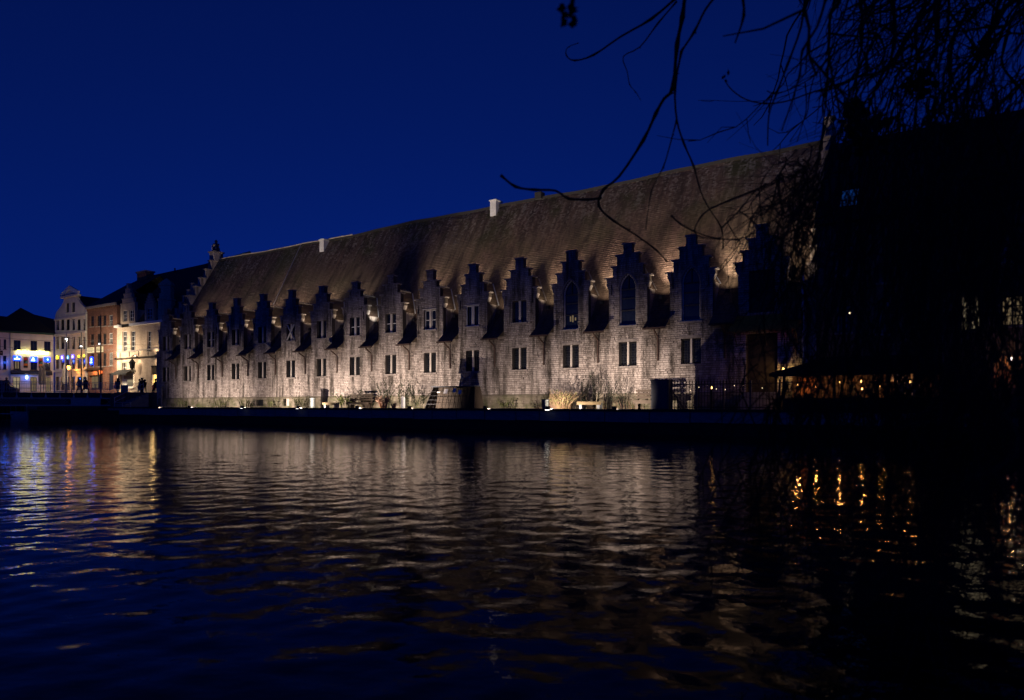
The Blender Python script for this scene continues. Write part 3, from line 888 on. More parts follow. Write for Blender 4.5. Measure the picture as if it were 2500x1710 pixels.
# ---- the cream house with a curved gable and pediment
gh = empty('gabled_house', (ROW.p.x, ROW.p.y, 0), ROW.rz, 'tall cream rendered house with a curved gable topped by a pediment', 'house')
holes = []; wins = []
for row, (ya, yb) in enumerate(((920, 953), (868, 901), (823, 853), (780, 807))):
    for xc in (140.4, 152.9, 165.8, 179, 192.5, 205.7):
        if row == 0 and xc in (140.4, 179): pass
        r = ROW.rect(xc-4.2, xc+4.2, ya, yb); holes.append(r); wins.append((row, xc, r))
UE = ROW.u(212); ztop = ROW.z(170, 768)
mb = MB(); wall_holes(mb, 0, UE, ST, ztop, holes, 0, .3)
mb.build('front_wall', M['offwhite'], gh)
MB().box(0, UE, .31, 12, ST, ztop-.1).build('house_body', M['offwhite'], gh)
for row, xc, (a, b, c, d) in wins:
    gl = None
    o = house_window(gh, (a+b)/2, c, b-a, d-c, .07, 'frame', bars=(0, 2))
    sill(gh, (a+b)/2, c, b-a, M['offwhite'])
    # curtains behind the panes
    if row in (2, 3):
        w = b-a; h = d-c
        m = MB()
        for s in (-1, 1):
            if rw.random() < .8: m.add([(s*w*.47, .027, .05), (s*w*.47, .027, h-.08), (s*w*rw.uniform(.05, .25), .027, h-.08), (s*w*rw.uniform(.25, .4), .027, .05)], [(0,1,2,3)])
        if m.f: m.build('curtain', M['offwhite'], o)
# curved gable above
hzs = [ztop, ROW.z(150, 760), ROW.z(152, 750), ROW.z(155, 738), ROW.z(157, 729)]
hl = [0., .55, 1.9, 2.95, 3.3]
za = ROW.rect(160.5, 168.5, 740, 764); zb = ROW.rect(174.5, 183, 739, 763)
def gable_half(z):
    for i in range(4):
        if hzs[i] <= z <= hzs[i+1]:
            t = (z-hzs[i])/(hzs[i+1]-hzs[i]); return hl[i]+(hl[i+1]-hl[i])*t
    return hl[-1]
mb = MB(); n = 22
for q in range(n):
    z0 = hzs[0]+(hzs[-1]-hzs[0])*q/n; z1 = hzs[0]+(hzs[-1]-hzs[0])*(q+1)/n; zm = (z0+z1)/2
    l0, l1 = gable_half(z0), gable_half(z1-1e-6)
    cuts = [h for h in (za, zb) if h[2] < zm < h[3]]
    xs = [None]+[v for h in cuts for v in (h[0], h[1])]+[None]
    for k in range(0, len(xs), 2):
        L0, L1 = (l0, l1) if xs[k] is None else (xs[k], xs[k])
        R0, R1 = (UE-l0, UE-l1) if xs[k+1] is None else (xs[k+1], xs[k+1])
        if R0-L0 < .02: continue
        mb.prism([(L0, z0), (R0, z0), (R1, z1), (L1, z1)], 0, .35)
mb.build('gable', M['offwhite'], gh)
for (a, b, c, d) in (za, zb): house_window(gh, (a+b)/2, c, b-a, d-c, .14, 'frame', bars=(1, 2)); sill(gh, (a+b)/2, c, b-a, M['offwhite'])
zp = hzs[-1]; za_ = ROW.z(170, 702)
MB().box(2.7, UE-2.7, -.35, .4, zp, zp+.32).build('pediment_base', M['offwhite'], gh)
MB().prism([(3.0, zp+.325), (UE-3.0, zp+.325), (UE/2, za_-.35)], -.08, .35).build('pediment', M['offwhite'], gh)
for s in (0, 1):
    m = MB(); p0 = (2.45 if not s else UE-2.45, -.1, zp+.42); m.bar(p0, (UE/2, -.1, za_-.05), .24, .62); m.build('raking_cornice', M['white'], gh)
for y, p in ((815.5, .28), (905, .22), (776, .12)):
    z = ROW.z(170, y); MB().box(-.05, UE+.02, -p, -.003, z-.16, z+.16).build('string_course', M['offwhite'], gh)
m = MB(); zr = ROW.z(205, 704)+1.0
m.add([(.2,.4,ztop-.3),(UE/2,.4,za_-1.2),(UE-.2,.4,ztop-.3),(.2,12,ztop-.3),(UE/2,12,za_-1.2),(UE-.2,12,ztop-.3)], [(0,1,4,3),(1,2,5,4),(3,4,5)])
m.build('roof', M['slate'], gh)
MB().tube([(UE-.12, -.1, ztop), (UE-.12, -.1, ST)], .07, 6).build('downpipe', M['girder'], gh)
# small lit beer signs hung in the first floor windows
def lit_sign(parent, x, z, w, h, m, shape='box', y=-.05, name='lit_sign'):
    mb = MB()
    if shape == 'round':
        mb.prism([(x+w/2*math.cos(a*math.pi/7), z+h/2*math.sin(a*math.pi/7)) for a in range(14)], y-.05, y+.03)
    else: mb.box(x-w/2, x+w/2, y-.05, y+.03, z-h/2, z+h/2)
    return mb.build(name, m, parent)
for xc, yc, w, h, m, m2, sh in ((140.5, 873, 7.5, 8, 'yellow', 'yellow', 'box'), (153, 873, 9, 9, 'violet', 'bluewhite', 'box'), (166, 873, 8, 8.5, 'teal', 'bluewhite', 'box'),
                            (178.5, 871, 9, 9, 'violet', 'bluewhite', 'box'), (193, 870.5, 6, 6, 'yellow', None, 'round'), (206, 869, 6, 6, 'yellow', None, 'round')):
    sg = empty('window_sign', (0,0,0), 0.)
    u = ROW.u(xc); z = ROW.z(xc, yc); k = ROW.Y(xc)/F
    sg.location = ROW.p.x+u*ROW.d.x, ROW.p.y+u*ROW.d.y, z; sg.rotation_euler.z = ROW.rz
    lab = {140.5: 'small amber lit sign in the first window beside the white cafe', 153: 'violet lit sign in the second first-floor window of the cream house', 166: 'pale blue lit sign in the third first-floor window of the cream house',
           178.5: 'violet and white lit sign in the fourth first-floor window of the cream house', 193: 'round yellow lit sign above the bright strip of wall', 206: 'round yellow lit sign nearest the brick house'}[xc]
    tag(sg, lab, 'sign', 'lit beer signs in the windows')
    lit_sign(sg, 0, 0, w*k*1.15, h*k, E[m] if sh == 'round' else E[m], sh, -.06, 'lit_panel')
    if m2: lit_sign(sg, .12, -.05, w*k*.42, h*k*.55, E[m2], 'round', -.13, 'emblem')

# ---- the red brick house
bh = empty('brick_house', (ROW.p.x, ROW.p.y, 0), ROW.rz, 'narrow red brick house with dark sashes between the cream and pale stone houses', 'house')
B0, B1 = UE+.03, ROW.u(285)
holes = []; info = []
zt = ROW.z(250, 750)
for row, (ya, yb) in enumerate(((863, 895), (815, 842), (771, 797))):
    for ci, xc in enumerate((223.8, 239.5, 254, 269.7)):
        dy = (xc-240)*-.06
        r = ROW.rect(xc-(4.5 if ci < 3 else 4.8), xc+(4.5 if ci < 3 else 4.8), ya+dy, yb+dy); holes.append(r); info.append((row, ci, r))
gf = [ROW.rect(218, 250, 905, 952), ROW.rect(262, 276, 912, 952)]
mb = MB(); wall_holes(mb, B0, B1, ST, zt, holes+gf, .05, .35); mb.build('front_wall', M['housebrick'], bh)
MB().box(B0, B1, .41, 12, ST, zt-.1).build('house_body', M['housebrick'], bh)
for row, ci, (a, b, c, d) in info:
    house_window(bh, (a+b)/2, c, b-a, d-c, .2, 'sash' if ci == 3 else 'frame', bars=(1, 2)); sill(bh, (a+b)/2, c, b-a, M['coping'])
(a, b, c, d) = gf[0]
pf = MB().box(a, b, .38, .40, c, d).build('pub_front', M['darkwood'], bh)
for q in range(4): MB().box(a+(b-a)*(q/4)+.1, a+(b-a)*(q+1)/4-.1, .33, .378, c+.3, d-.9).build('pub_pane', E['dimwin'] if q in (0, 1) else M['glass'], pf)
MB().box(a-.2, b+.2, -.5, .04, d+.05, d+.3).build('pub_fascia', M['darkwood'], bh)
MB().box(a+.1, a+(b-a)*.62, -.15, .04, d-.75, d-.15).build('pub_signboard', M['orangebrick'], bh)
lamp('AREA', 'pub_strip_lamp', (a+2.4, -.45, d-.05), 60, (1., .35, .12), bh, (a+2.4, .3, d-.8)).data.size = 1.2
# orange script neon over the pub door
cv = MB(); pts = []
zc = ROW.z(252, 909); k = ROW.Y(252)/F
for q in range(40):
    t = q/39; pts.append((ROW.u(246)+t*11*k*1.1, -.2, zc+.28*math.sin(t*26)*(.6+.4*math.sin(t*7))))
cv.tube(pts, .06, 5)
nn = cv.build('neon_script', E['redneon'], bh)
(a, b, c, d) = gf[1]; MB().box(a, b, .3, .34, c, d).build('door', M['navy'], bh)
MB().box(B0, B1, -.25, .04, zt, zt+.35).build('cornice', M['coping'], bh)
for q in range(14):
    x = B0+.3+(B1-B0-.6)*q/13; MB().box(x-.12, x+.12, -.12, .045, zt-.35, zt-.002).build('dentil', M['housebrick'], bh)
zr = ROW.z(255, 704)+2.6
m = MB(); m.add([(B0-.2,-.2,zt+.355),(B1+.2,-.2,zt+.355),(B1+.2,6.5,zr),(B0-.2,6.5,zr-.4),(B0-.2,13,zt),(B1+.2,13,zt)], [(0,1,2,3),(3,2,5,4)]); m.build('roof', M['slate'], bh)
# two lit cream boards on the brick front
for nme, x0, x1, y0, y1 in (('left', 215, 229.5, 849, 862), ('right', 237, 251.5, 847, 860)):
    r = ROW.rect(x0, x1, y0, y1)
    o = empty('lit_board', (ROW.p.x, ROW.p.y, 0), ROW.rz, 'cream lit board with faint lettering '+('beside the cream house corner' if nme == 'left' else 'under the small white lamp on the brick front'), 'sign', 'lit boards on the brick house')
    MB().box(r[0], r[1], -.12, .045, r[2], r[3]).build('lit_panel', E['cream'], o)
    fr = MB()
    for q in range(3):
        z = r[2]+(r[3]-r[2])*(.25+.25*q); x = r[0]+.15
        while x < r[1]-.2:
            L = rw.uniform(.06, .16); fr.box(x, x+L, -.128, -.121, z-.04, z+.04); x += L+.05
    tag(fr.build('faint_lettering', M['wood'], o), kind='stuff')
r = ROW.rect(219.5, 228.5, 877, 886)
o = empty('blue_neon_sign', (ROW.p.x, ROW.p.y, 0), ROW.rz, 'small blue neon sign low in the window of the brick house', 'sign')
lit_sign(o, (r[0]+r[1])/2, (r[2]+r[3])/2, .75, 1.2, E['blue'], 'box', -.02, 'lit_panel')
lit_sign(o, (r[0]+r[1])/2, (r[2]+r[3])/2-.25, .55, .2, E['bluewhite'], 'box', -.09, 'lit_bar'); lit_sign(o, (r[0]+r[1])/2+.1, (r[2]+r[3])/2+.2, .28, .4, E['bluewhite'], 'round', -.09, 'emblem')

# ---- the pale stone house with stepped dormers and a turret
sh = empty('stone_house', (ROW.p.x, ROW.p.y, 0), ROW.rz, 'pale brick house with stepped dormers and a slim turret, lit from its ledge', 'house')
S0, S1 = B1+.03, B1+16.5
zt = ROW.z(330, 796)
up = [ROW.rect(xa, xb, 809, 857.5) for xa, xb in ((298.5, 310), (318.5, 330), (359, 368.5))]
lo = [ROW.rect(xa, xb, 886, 909) for xa, xb in ((297, 308.5), (318, 329.5))]
dr_ = [ROW.rect(368.5, 383, 893, 948)]; sf = [ROW.rect(292, 324, 911, 948)]
mb = MB(); wall_holes(mb, S0, S1, ST, zt, up+lo+dr_+sf, .02, .38); mb.build('front_wall', M['housestone'], sh)
MB().box(S0, S1, .41, 13, ST, zt-.1).build('house_body', M['housestone'], sh)
for (a, b, c, d) in up: house_window(sh, (a+b)/2, c, b-a, d-c, .2, 'sash', bars=(1, 4)); sill(sh, (a+b)/2, c, b-a, M['coping'])
for (a, b, c, d) in lo: house_window(sh, (a+b)/2, c, b-a, d-c, .2, 'sash', bars=(1, 2), glow=E['dimwin'])
(a, b, c, d) = dr_[0]
zd = c+(d-c)*.60
MB().box(a, b, .34, .38, c+.05, zd).build('lit_doorway', E['warmwin'], sh)
MB().box(a, b, .2, .26, zd+.02, d).build('transom_panel', M['darkwood'], sh)
MB().box(a-.02, a+.28, .1, .3, c, zd).build('open_door_leaf', M['cafewall'], sh)
MB().box(b-.12, b-.02, .05, .3, c, zd).build('door_post', M['darkwood'], sh)
(a, b, c, d) = sf[0]
shop = MB().box(a, b, .38, .40, c, d).build('shop_front', M['cafewall'], sh)
MB().box(a+(b-a)*.42, a+(b-a)*.92, .30, .372, c+.3, c+(d-c)*.55).build('shop_window', E['palewin'], shop)
MB().box(a+(b-a)*.38, a+(b-a)*.97, -.12, .0, c+(d-c)*.60, c+(d-c)*.84).build('shop_sign', M['bluegrey'], sh)
aw = MB(); aw.add([(a-.3,0,d+.5),(b+.3,0,d+.5),(b+.3,-1.1,d-.1),(a-.3,-1.1,d-.1),(b+.3,-1.1,d-.35),(a-.3,-1.1,d-.35)], [(0,3,2,1),(3,5,4,2)]); aw.build('awning', M['blackcanvas'], sh)
for q in range(14):
    z = c+.3+(d-c)*.72*q/13
    MB().lathe([(.01,-.05),(.05,0),(.01,.05)], (b+.35+.12*(q % 2), -.05, z), 6).build('string_bulb', E['bulbsmall'], sh)
zs = ROW.z(330, 874)
MB().box(S0, S1, -.22, .017, zs-.10, zs+.10).build('string_course', M['darkwood'], sh)
zl = ROW.z(330, 856.5); MB().box(S0, S1, -.08, .017, zl-.1, zl+.1).build('ledge', M['coping'], sh)
MB().box(S0, S0+(ROW.u(297)-S0), -.45, .0, zt, zt+.35).build('cornice', M['white'], sh)
MB().box(ROW.u(322), S1, -.45, .0, zt, zt+.35).build('cornice', M['white'], sh)
for q in range(5):
    x = S0+1+q*2.6; MB().bar((x, -.03, zs+.2), (x, -.03, zs+1.1), .07).build('wall_anchor', M['iron'], sh)
zr = ROW.z(340, 672)+1.8
m = MB(); m.add([(S0-.2,.05,zt+.2),(S1+6,.05,zt+.2),(S1+6,7,zr+1.),(S0+2.5,7,zr),(S0-.2,14,zt),(S1+6,14,zt)], [(0,1,2,3),(3,2,5,4),(0,3,4)]); m.build('roof', M['slate'], sh)
def stepped_dormer(x0, x1, y0, y1, wins_):
    a, b, c, d = ROW.rect(x0, x1, y0, y1); w = b-a; cx = (a+b)/2
    holes = [ROW.rect(*q) for q in wins_]
    z3 = max(h[3] for h in holes)+.25
    m = MB(); wall_holes(m, a, b, c, z3, holes, -.02, .4)
    n = 5; st = (d-z3)/n; hh = [w/2*.98, w/2*.76, w/2*.55, w/2*.33, w/2*.13]
    for q in range(n): m.box(cx-hh[q], cx+hh[q], -.02, .38, z3+st*q, z3+st*(q+1))
    o = m.build('dormer', M['housestone'], sh)
    for q in range(n): MB().box(cx-hh[q]-.08, cx+hh[q]+.08, -.09, .44, z3+st*(q+1)+.002, z3+st*(q+1)+.09).build('coping', M['coping'], o)
    for h in holes: house_window(sh, (h[0]+h[1])/2, h[2], h[1]-h[0], h[3]-h[2], .12, 'sash', bars=(1, 3))
    mr = MB(); zc = z3+st*2.6
    mr.prism([(a+.1, z3-.3), (b-.1, z3-.3), (cx, zc+.6)], .4, 6.0); mr.build('dormer_roof', M['slate'], sh)
    MB().box(a+.05, b-.05, .4, 4.5, c, z3-.31).build('dormer_cheek', M['housestone'], sh)
stepped_dormer(294.5, 330, 694, 791, [(300, 311, 758, 785.5), (316, 327, 757, 784.5)])
stepped_dormer(353.5, 376, 717, 787, [(357.5, 371, 753, 780)])
a, b, c, d = ROW.rect(377.5, 399, 682, 789); cx = (a+b)/2; rr_ = (b-a)/2
MB().lathe([(rr_, c), (rr_, c+(d-c)*.52), (rr_*1.1, c+(d-c)*.53), (rr_*1.1, c+(d-c)*.56), (rr_*.86, c+(d-c)*.58), (rr_*.86, d-.9), (rr_*.98, d-.85), (rr_*.98, d-.6), (rr_*.5, d-.1), (.1, d+.25)], (cx, 1.1, 0), 8).build('turret', M['housestone'], sh)
MB().box(cx-.12, cx+.12, 1.1-rr_*.86-.02, 1.1-rr_*.8, c+(d-c)*.68, c+(d-c)*.80).build('turret_slit', M['frame'], sh)
ln = Line((ROW.p.x-7*ROW.d.y, ROW.p.y+7*ROW.d.x), ROW.d); a, b, c, d = ln.rect(342, 364, 667, 690)
MB().box(a, b, 6.5, 7.8, c-1.5, d).build('chimney', M['housebrick'], sh); MB().box(a-.15, b+.15, 6.35, 7.95, d+.002, d+.25).build('chimney_cap', M['coping'], sh)
a = ln.u(427); MB().bar((a, 7, ln.z(427, 680)), (a, 7, ln.z(427, 655)), .16).build('roof_pole', M['iron'], sh)
# uplights and downlights on the ledge
LM = MB().box(-.12, .12, -.1, .02, -.12, .12).mesh('ledge_light', M['iron'])
for x in (287, 340, 384):
    o = inst('ledge_light', LM, sh, (ROW.u(x), -.32, zs))
    lamp('SPOT', 'ledge_lamp', (0, -.25, .16), 260, (1., .74, .48), o, (0, .35, 3), 2.5, .8, .08)
    lamp('SPOT', 'ledge_lamp', (0, -.25, -.16), 120, (1., .74, .48), o, (0, .35, -2), 2.3, .8, .08)
lamp('AREA', 'doorway_lamp', (ROW.u(375), -.1, ST+2.4), 30, (1., .6, .22), sh, (ROW.u(375), -3, ST)).data.size = .8
# black wall lantern on a bracket
lt = empty('wall_lantern', (ROW.p.x, ROW.p.y, 0), ROW.rz, 'unlit black lantern hanging from a scrolled bracket on the pale stone house', 'lantern')
u = ROW.u(340); z = ROW.z(340, 886)
MB().lathe([(.08,-.1),(.30,.1),(.42,.85),(.48,.9),(.2,1.2),(.05,1.45)], (u, -1.0, z-.9), 8).build('lantern_body', M['iron'], lt)
MB().tube(smooth_path([(u,-1.0,z+.5),(u,-1.0,z+.9),(u,-.5,z+1.0),(u,-.0,z+.6)]), .05, 6).build('bracket', M['iron'], lt)
MB().tube(smooth_path([(u+.1,-1.0,z-.9),(u+.25,-1.0,z-1.4),(u+.7,-1.0,z-1.6),(u+.9,-1.0,z-1.2)]), .05, 5).build('scroll', M['iron'], lt)

# ---- the white cafe at the corner
CAFE = Line((-76.45, 112.0), (.80, .60))
cf = empty('cafe_house', (CAFE.p.x, CAFE.p.y, 0), CAFE.rz, 'white corner cafe with three lit upper windows and a navy awning', 'cafe')
c0, c1 = CAFE.u(25.2), 0.0
zt = CAFE.z(80, 816)
w2 = [CAFE.rect(33.5, 50.3, 831, 854.5), CAFE.rect(74.7, 90.5, 832.5, 855.5), CAFE.rect(107.6, 123.4, 834, 856.5)]
w1 = [CAFE.rect(33, 50, 869, 902.5), CAFE.rect(74.5, 90.5, 871.5, 903.5), CAFE.rect(108, 123, 872.5, 904)]
gd = [CAFE.rect(31.5, 49, 921, 956), CAFE.rect(74, 90, 921, 956), CAFE.rect(111, 123.5, 921, 956)]
mb = MB(); wall_holes(mb, c0, c1, ST, zt, w2+w1+gd, 0, .3); mb.build('front_wall', M['cafewall'], cf)
MB().box(c0, c1, .31, 9, ST, zt-.1).build('house_body', M['cafewall'], cf)
for (a, b, c, d) in w2: house_window(cf, (a+b)/2, c, b-a, d-c, .1, 'frame', bars=(1, 1)); sill(cf, (a+b)/2, c, b-a, M['frame'])
for k, (a, b, c, d) in enumerate(w1):
    o = house_window(cf, (a+b)/2, c, b-a, d-c, .1, 'frame', bars=(1, 1)); sill(cf, (a+b)/2, c, b-a, M['frame'])
    if k == 0:
        for s in (-1, 1): MB().box(s*.17*(b-a)/.95-.10, s*.17*(b-a)/.95+.10, .024, .028, .15, (d-c)*.6).build('curtain', E['dimwin'], o)
for k, (a, b, c, d) in enumerate(gd):
    o = house_window(cf, (a+b)/2, c, b-a, d-c, .12, 'frame', bars=(1, 2), name='door', glow=E['palewin'] if k == 0 else E['dimwin'])
MB().box(c0-.1, c1+.05, -.3, .02, zt, zt+.28).build('gutter', M['green'], cf)
MB().box(c0, c1, -.10, -.003, zt-.42, zt-.3).build('string_course', M['cafewall'], cf)
z = CAFE.z(80, 905.5)
aw = MB(); aw.add([(c0+.05,0,z),(c1-.2,0,z),(c1-.2,-1.2,z-.45),(c0+.05,-1.2,z-.45),(c1-.2,-1.2,z-.72),(c0+.05,-1.2,z-.72)], [(0,3,2,1),(3,5,4,2)])
aw.build('awning', M['navy'], cf)
def text_obj(txt, name, m, parent, loc, size, width, depth=.03, shear=.0):
    cu = bpy.data.curves.new(name, 'FONT'); cu.body = txt; cu.size = size; cu.extrude = depth; cu.shear = shear; cu.align_x = 'CENTER'; cu.resolution_u = 2
    t = bpy.data.objects.new('tmp', cu); C.objects.link(t)
    bpy.context.view_layer.update()
    me = bpy.data.meshes.new_from_object(t.evaluated_get(bpy.context.evaluated_depsgraph_get())); me.name = name
    bpy.data.objects.remove(t)
    me.materials.clear(); me.materials.append(m)
    o = bpy.data.objects.new(name, me); C.objects.link(o); o.parent = parent; o.location = loc; o.rotation_euler = (math.pi/2, 0, 0)
    xs = [v.co.x for v in me.vertices]
    k = width/max(.01, max(xs)-min(xs)); o.scale = (k, 1, 1)
    return o
# white lettering along the awning
text_obj('Quintijns', 'awning_lettering', M['white'], cf, ((CAFE.u(60)+CAFE.u(98))/2, -1.215, z-.69), .30, (CAFE.u(98)-CAFE.u(60))*.95, .004)
# blue light over the door
r = CAFE.rect(62, 67.5, 917.5, 927)
o = MB().prism([((r[0]+r[1])/2+.2*math.cos(a*math.pi/6), (r[2]+r[3])/2+.33*math.sin(a*math.pi/6)) for a in range(12)], -1.42, -1.30).build('oval_sign', E['bluewhite'], cf)
lamp('POINT', 'oval_sign_lamp', ((r[0]+r[1])/2, -.75, (r[2]+r[3])/2), 45, (.05, .16, 1.0), cf, radius=.15)
rf = MB(); zk = CAFE.z(47, 768)+1.2; 
rf.add([(c0-3,-.25,zt+.29),(c1+.4,-.25,zt+.29),(c1+.4,9,zt+.29),(c0-3,9,zt+.29),(c0+1.4,4.2,zk+.4),(c1-2.5,4.2,zk-.6),(c1+.4,4.2,zk-1.2)], [(0,1,6,5,4),(1,2,6),(2,3,4,5,6),(3,0,4)])
rf.build('roof', M['slate'], cf)
ns = empty('neon_sign', (CAFE.p.x, CAFE.p.y, 0), CAFE.rz, 'long cream neon script sign glowing above the white cafe windows', 'neon sign')
r = CAFE.rect(40, 118, 857, 870)
text_obj('Waterhuis aan de Bierkant', 'neon_lettering', E['neon'], ns, ((r[0]+r[1])/2, -.22, r[2]+.30), .95, (r[1]-r[0])*.97, .04, .35)
MB().box(r[0], r[1], -.16, -.12, r[2]+.22, r[2]+.27).build('sign_rail', M['iron'], ns)
lamp('AREA', 'neon_wash_lamp', ((r[0]+r[1])/2, -.30, r[2]+.5), 90, (1.0, .85, .45), ns, ((r[0]+r[1])/2, 1, r[2]+.5))
bpy.data.lights['neon_wash_lamp'].shape = 'RECTANGLE'; bpy.data.lights['neon_wash_lamp'].size = r[1]-r[0]; bpy.data.lights['neon_wash_lamp'].size_y = .5
for k, (x0, x1, y0, y1) in enumerate(((33, 50.5, 869, 881), (74.5, 90.5, 871, 884), (108, 122, 872.5, 884))):
    r = CAFE.rect(x0, x1, y0, y1)
    o = empty('window_sign', (CAFE.p.x, CAFE.p.y, 0), CAFE.rz, ('blue lit beer sign with a white triangle in the first cafe window', 'blue lit beer sign with a white cloud shape in the middle cafe window', 'dim blue beer sign with a small white emblem in the last cafe window')[k], 'sign', 'lit beer signs in the windows')
    MB().box(r[0], r[1], -.08, -.02, r[2], r[3]).build('lit_panel', E['blue'], o)
    cx, w, h = (r[0]+r[1])/2, r[1]-r[0], r[3]-r[2]
    if k == 0:
        MB().prism([(cx-.13, r[2]+h*.55), (cx+.13, r[2]+h*.55), (cx, r[2]+h*.92)], -.12, -.085).build('emblem', E['bluewhite'], o)
        MB().box(cx-w*.42, cx+w*.42, -.12, -.085, r[2]+h*.22, r[2]+h*.48).build('lit_bar', E['bluewhite'], o)
    elif k == 1:
        MB().prism([(cx-w*.1+.16*math.cos(a*math.pi/6), r[2]+h*.6+.2*math.sin(a*math.pi/6)) for a in range(12)], -.12, -.085).build('emblem', E['bluewhite'], o)
        MB().box(cx-w*.42, cx+w*.18, -.12, -.085, r[2]+h*.15, r[2]+h*.40).build('lit_bar', E['bluewhite'], o)
    else:
        MB().prism([(cx+w*.1+.11*math.cos(a*math.pi/6), r[2]+h*.5+.16*math.sin(a*math.pi/6)) for a in range(12)], -.12, -.085).build('emblem', E['bluewhite'], o)
    lamp('POINT', 'sign_lamp', (cx, -.35, r[2]+h*.5), 9.0 if k < 2 else 2.5, (.03, .12, 1.), o, radius=.1)
for k, (x0, x1, y0, y1) in enumerate(((57.5, 68, 872.5, 898.5), (94.5, 104, 875, 899))):
    r = CAFE.rect(x0, x1, y0, y1); h = r[3]-r[2]
    o = empty('banner', (CAFE.p.x, CAFE.p.y, 0), CAFE.rz, ('tall orange and green poster between the first two cafe windows', 'tall orange and green poster behind the folded parasols')[k], 'banner', 'posters on the cafe front')
    MB().box(r[0], r[1], -.07, -.01, r[2], r[3]).build('backing', M['signframe'], o)
    MB().box(r[0]+.04, r[1]-.04, -.085, -.072, r[2]+h*.72, r[3]-.1).build('red_field', M['posterred'], o)
    MB().box(r[0]+.04, r[1]-.04, -.085, -.072, r[2]+h*.2, r[2]+h*.4).build('orange_field', M['posterorange'], o)
    MB().prism([(r[0]+.1, r[2]+h*.42), (r[1]-.05, r[2]+h*.42), (r[1]-.1, r[2]+h*.7), (r[0]+.3, r[2]+h*.6)], -.085, -.072).build('green_field', M['postergreen'], o)
# bluish wing of the next house, beyond the drainpipe
wg = empty('corner_house', (CAFE.p.x, CAFE.p.y, 0), CAFE.rz, 'white house beyond the drainpipe, its narrow windows lit blue', 'house')
g0 = c0-8
hs = [CAFE.rect(9, 15, 829, 853), CAFE.rect(7.5, 15.5, 869, 902), CAFE.rect(-6, 1, 829, 853), CAFE.rect(-6, 1, 869, 902)]
mb = MB(); wall_holes(mb, g0, c0-.02, ST, zt+.02, hs, .03, .3); mb.build('front_wall', M['cafewall'], wg)
MB().box(g0, c0-.02, .34, 9, ST, zt-.1).build('house_body', M['cafewall'], wg)
for k, (a, b, c, d) in enumerate(hs):
    house_window(wg, (a+b)/2, c, b-a, d-c, .12, 'frame', bars=(0, 2)); sill(wg, (a+b)/2, c, b-a, M['coping'])
MB().box(g0, c0-.1, -.3, .05, zt+.03, zt+.3).build('gutter', M['green'], wg)
MB().tube([(c0+.02, -.12, zt), (c0+.02, -.12, ST)], .08, 6).build('downpipe', M['girder'], wg)
r = CAFE.rect(8, 15, 869, 901)
lamp('POINT', 'blue_window_lamp', ((r[0]+r[1])/2, -.5, (r[2]+r[3])/2), 25, (.03, .14, 1.), wg, radius=.2)
m = MB(); m.add([(g0,-.25,zt+.3),(c0-.1,-.25,zt+.3),(c0-.1,4,zt+3.0),(g0,4,zt+3.4),(g0,9,zt+.3),(c0-.1,9,zt+.3)], [(0,1,2,3),(3,2,5,4)]); m.build('roof', M['slate'], wg)
MB().box(g0+5.2, g0+6.4, 3.2, 4.2, zt+2.4, zt+4.3).build('chimney', M['housebrick'], wg)
r = CAFE.rect(0, 7, 857, 868); 
o = empty('hanging_sign', (CAFE.p.x, CAFE.p.y, 0), CAFE.rz, 'dark square hanging sign on the bluish house wall', 'sign')
MB().box(r[0], r[1], -.5, -.42, r[2], r[3]).build('sign_panel', M['signframe'], o)
MB().bar((r[1]-.1, -.46, r[3]), (r[1]-.1, .0, r[3]), .06).build('bracket', M['iron'], o)
lit_sign(o, (r[0]+r[1])/2, (r[2]+r[3])/2, .12, .12, M['white'], 'round', -.53, 'emblem')

# dark roofs far behind the row
o = empty('far_house', (ROW.p.x, ROW.p.y, 0), ROW.rz, 'dark unlit gabled roof rising behind the brick and stone houses', 'house')
ln = Line((ROW.p.x-23*ROW.d.y, ROW.p.y+23*ROW.d.x), ROW.d); fa, fc = ln.u(296), ln.u(352)
MB().box(fa-5, fa+46, 16, 30, ST, 17).build('wall', M['darkbrick'], o)
m = MB(); m.add([(fa-5.4,15.5,17),(fa+47,15.5,17),(fa+47,23,28.6),(fc,23,28.2),(fa,23,26.8),(fa-5.4,30.5,17),(fa+47,30.5,17)], [(0,1,2,3,4),(4,3,2,6,5),(0,4,5)]); m.build('roof', M['slate'], o)

# ---- street furniture in front of the houses
def street_point(x, Y): return W(x, HY, Y).xy
def parasol(x, Y, ytop, label, wpx):
    p = street_point(x, Y); z1 = ZC-(ytop-HY)*Y/F
    t = empty('folded_parasol', (p.x, p.y, ST), 0, label, 'parasol', 'folded parasols on the cafe terrace')
    h = z1-ST; r = wpx*Y/F/2
    MB().tube([(0,0,0),(0,0,h)], .035, 6).build('pole', M['iron'], t)
    m = MB(); n = 16; prof = [(.06, h-.02), (r*.55, h-.35), (r*.9, h-1.1), (r*1.0, h*.42), (r*.75, h*.36)]
    o_ = len(m.v)
    for q, (rd, z) in enumerate(prof):
        for k in range(n):
            a = 2*math.pi*k/n; f = rd*(1.0 if k % 2 == 0 else .66); m.v.append((f*math.cos(a), f*math.sin(a), z))
    for q in range(len(prof)-1):
        for k in range(n):
            m.f.append((q*n+k, q*n+(k+1) % n, (q+1)*n+(k+1) % n, (q+1)*n+k)); m.m.append(0); m.t.append(.5)
    m.f.append(tuple(range(n))); m.m.append(0); m.t.append(.5)
    m.build('canopy', M['parasol'], t, smooth=False)
    MB().box(-.3, .3, -.3, .3, 0, .08).build('base', M['concrete'], t)
parasol(99, 96, 893, 'folded parasol before the cafe, its pole nearer the poster', 9)
parasol(107, 98, 891, 'folded parasol before the cafe, nearest its last window', 9)
parasol(159, 100, 886, 'tall folded parasol in front of the cream house', 12.5)
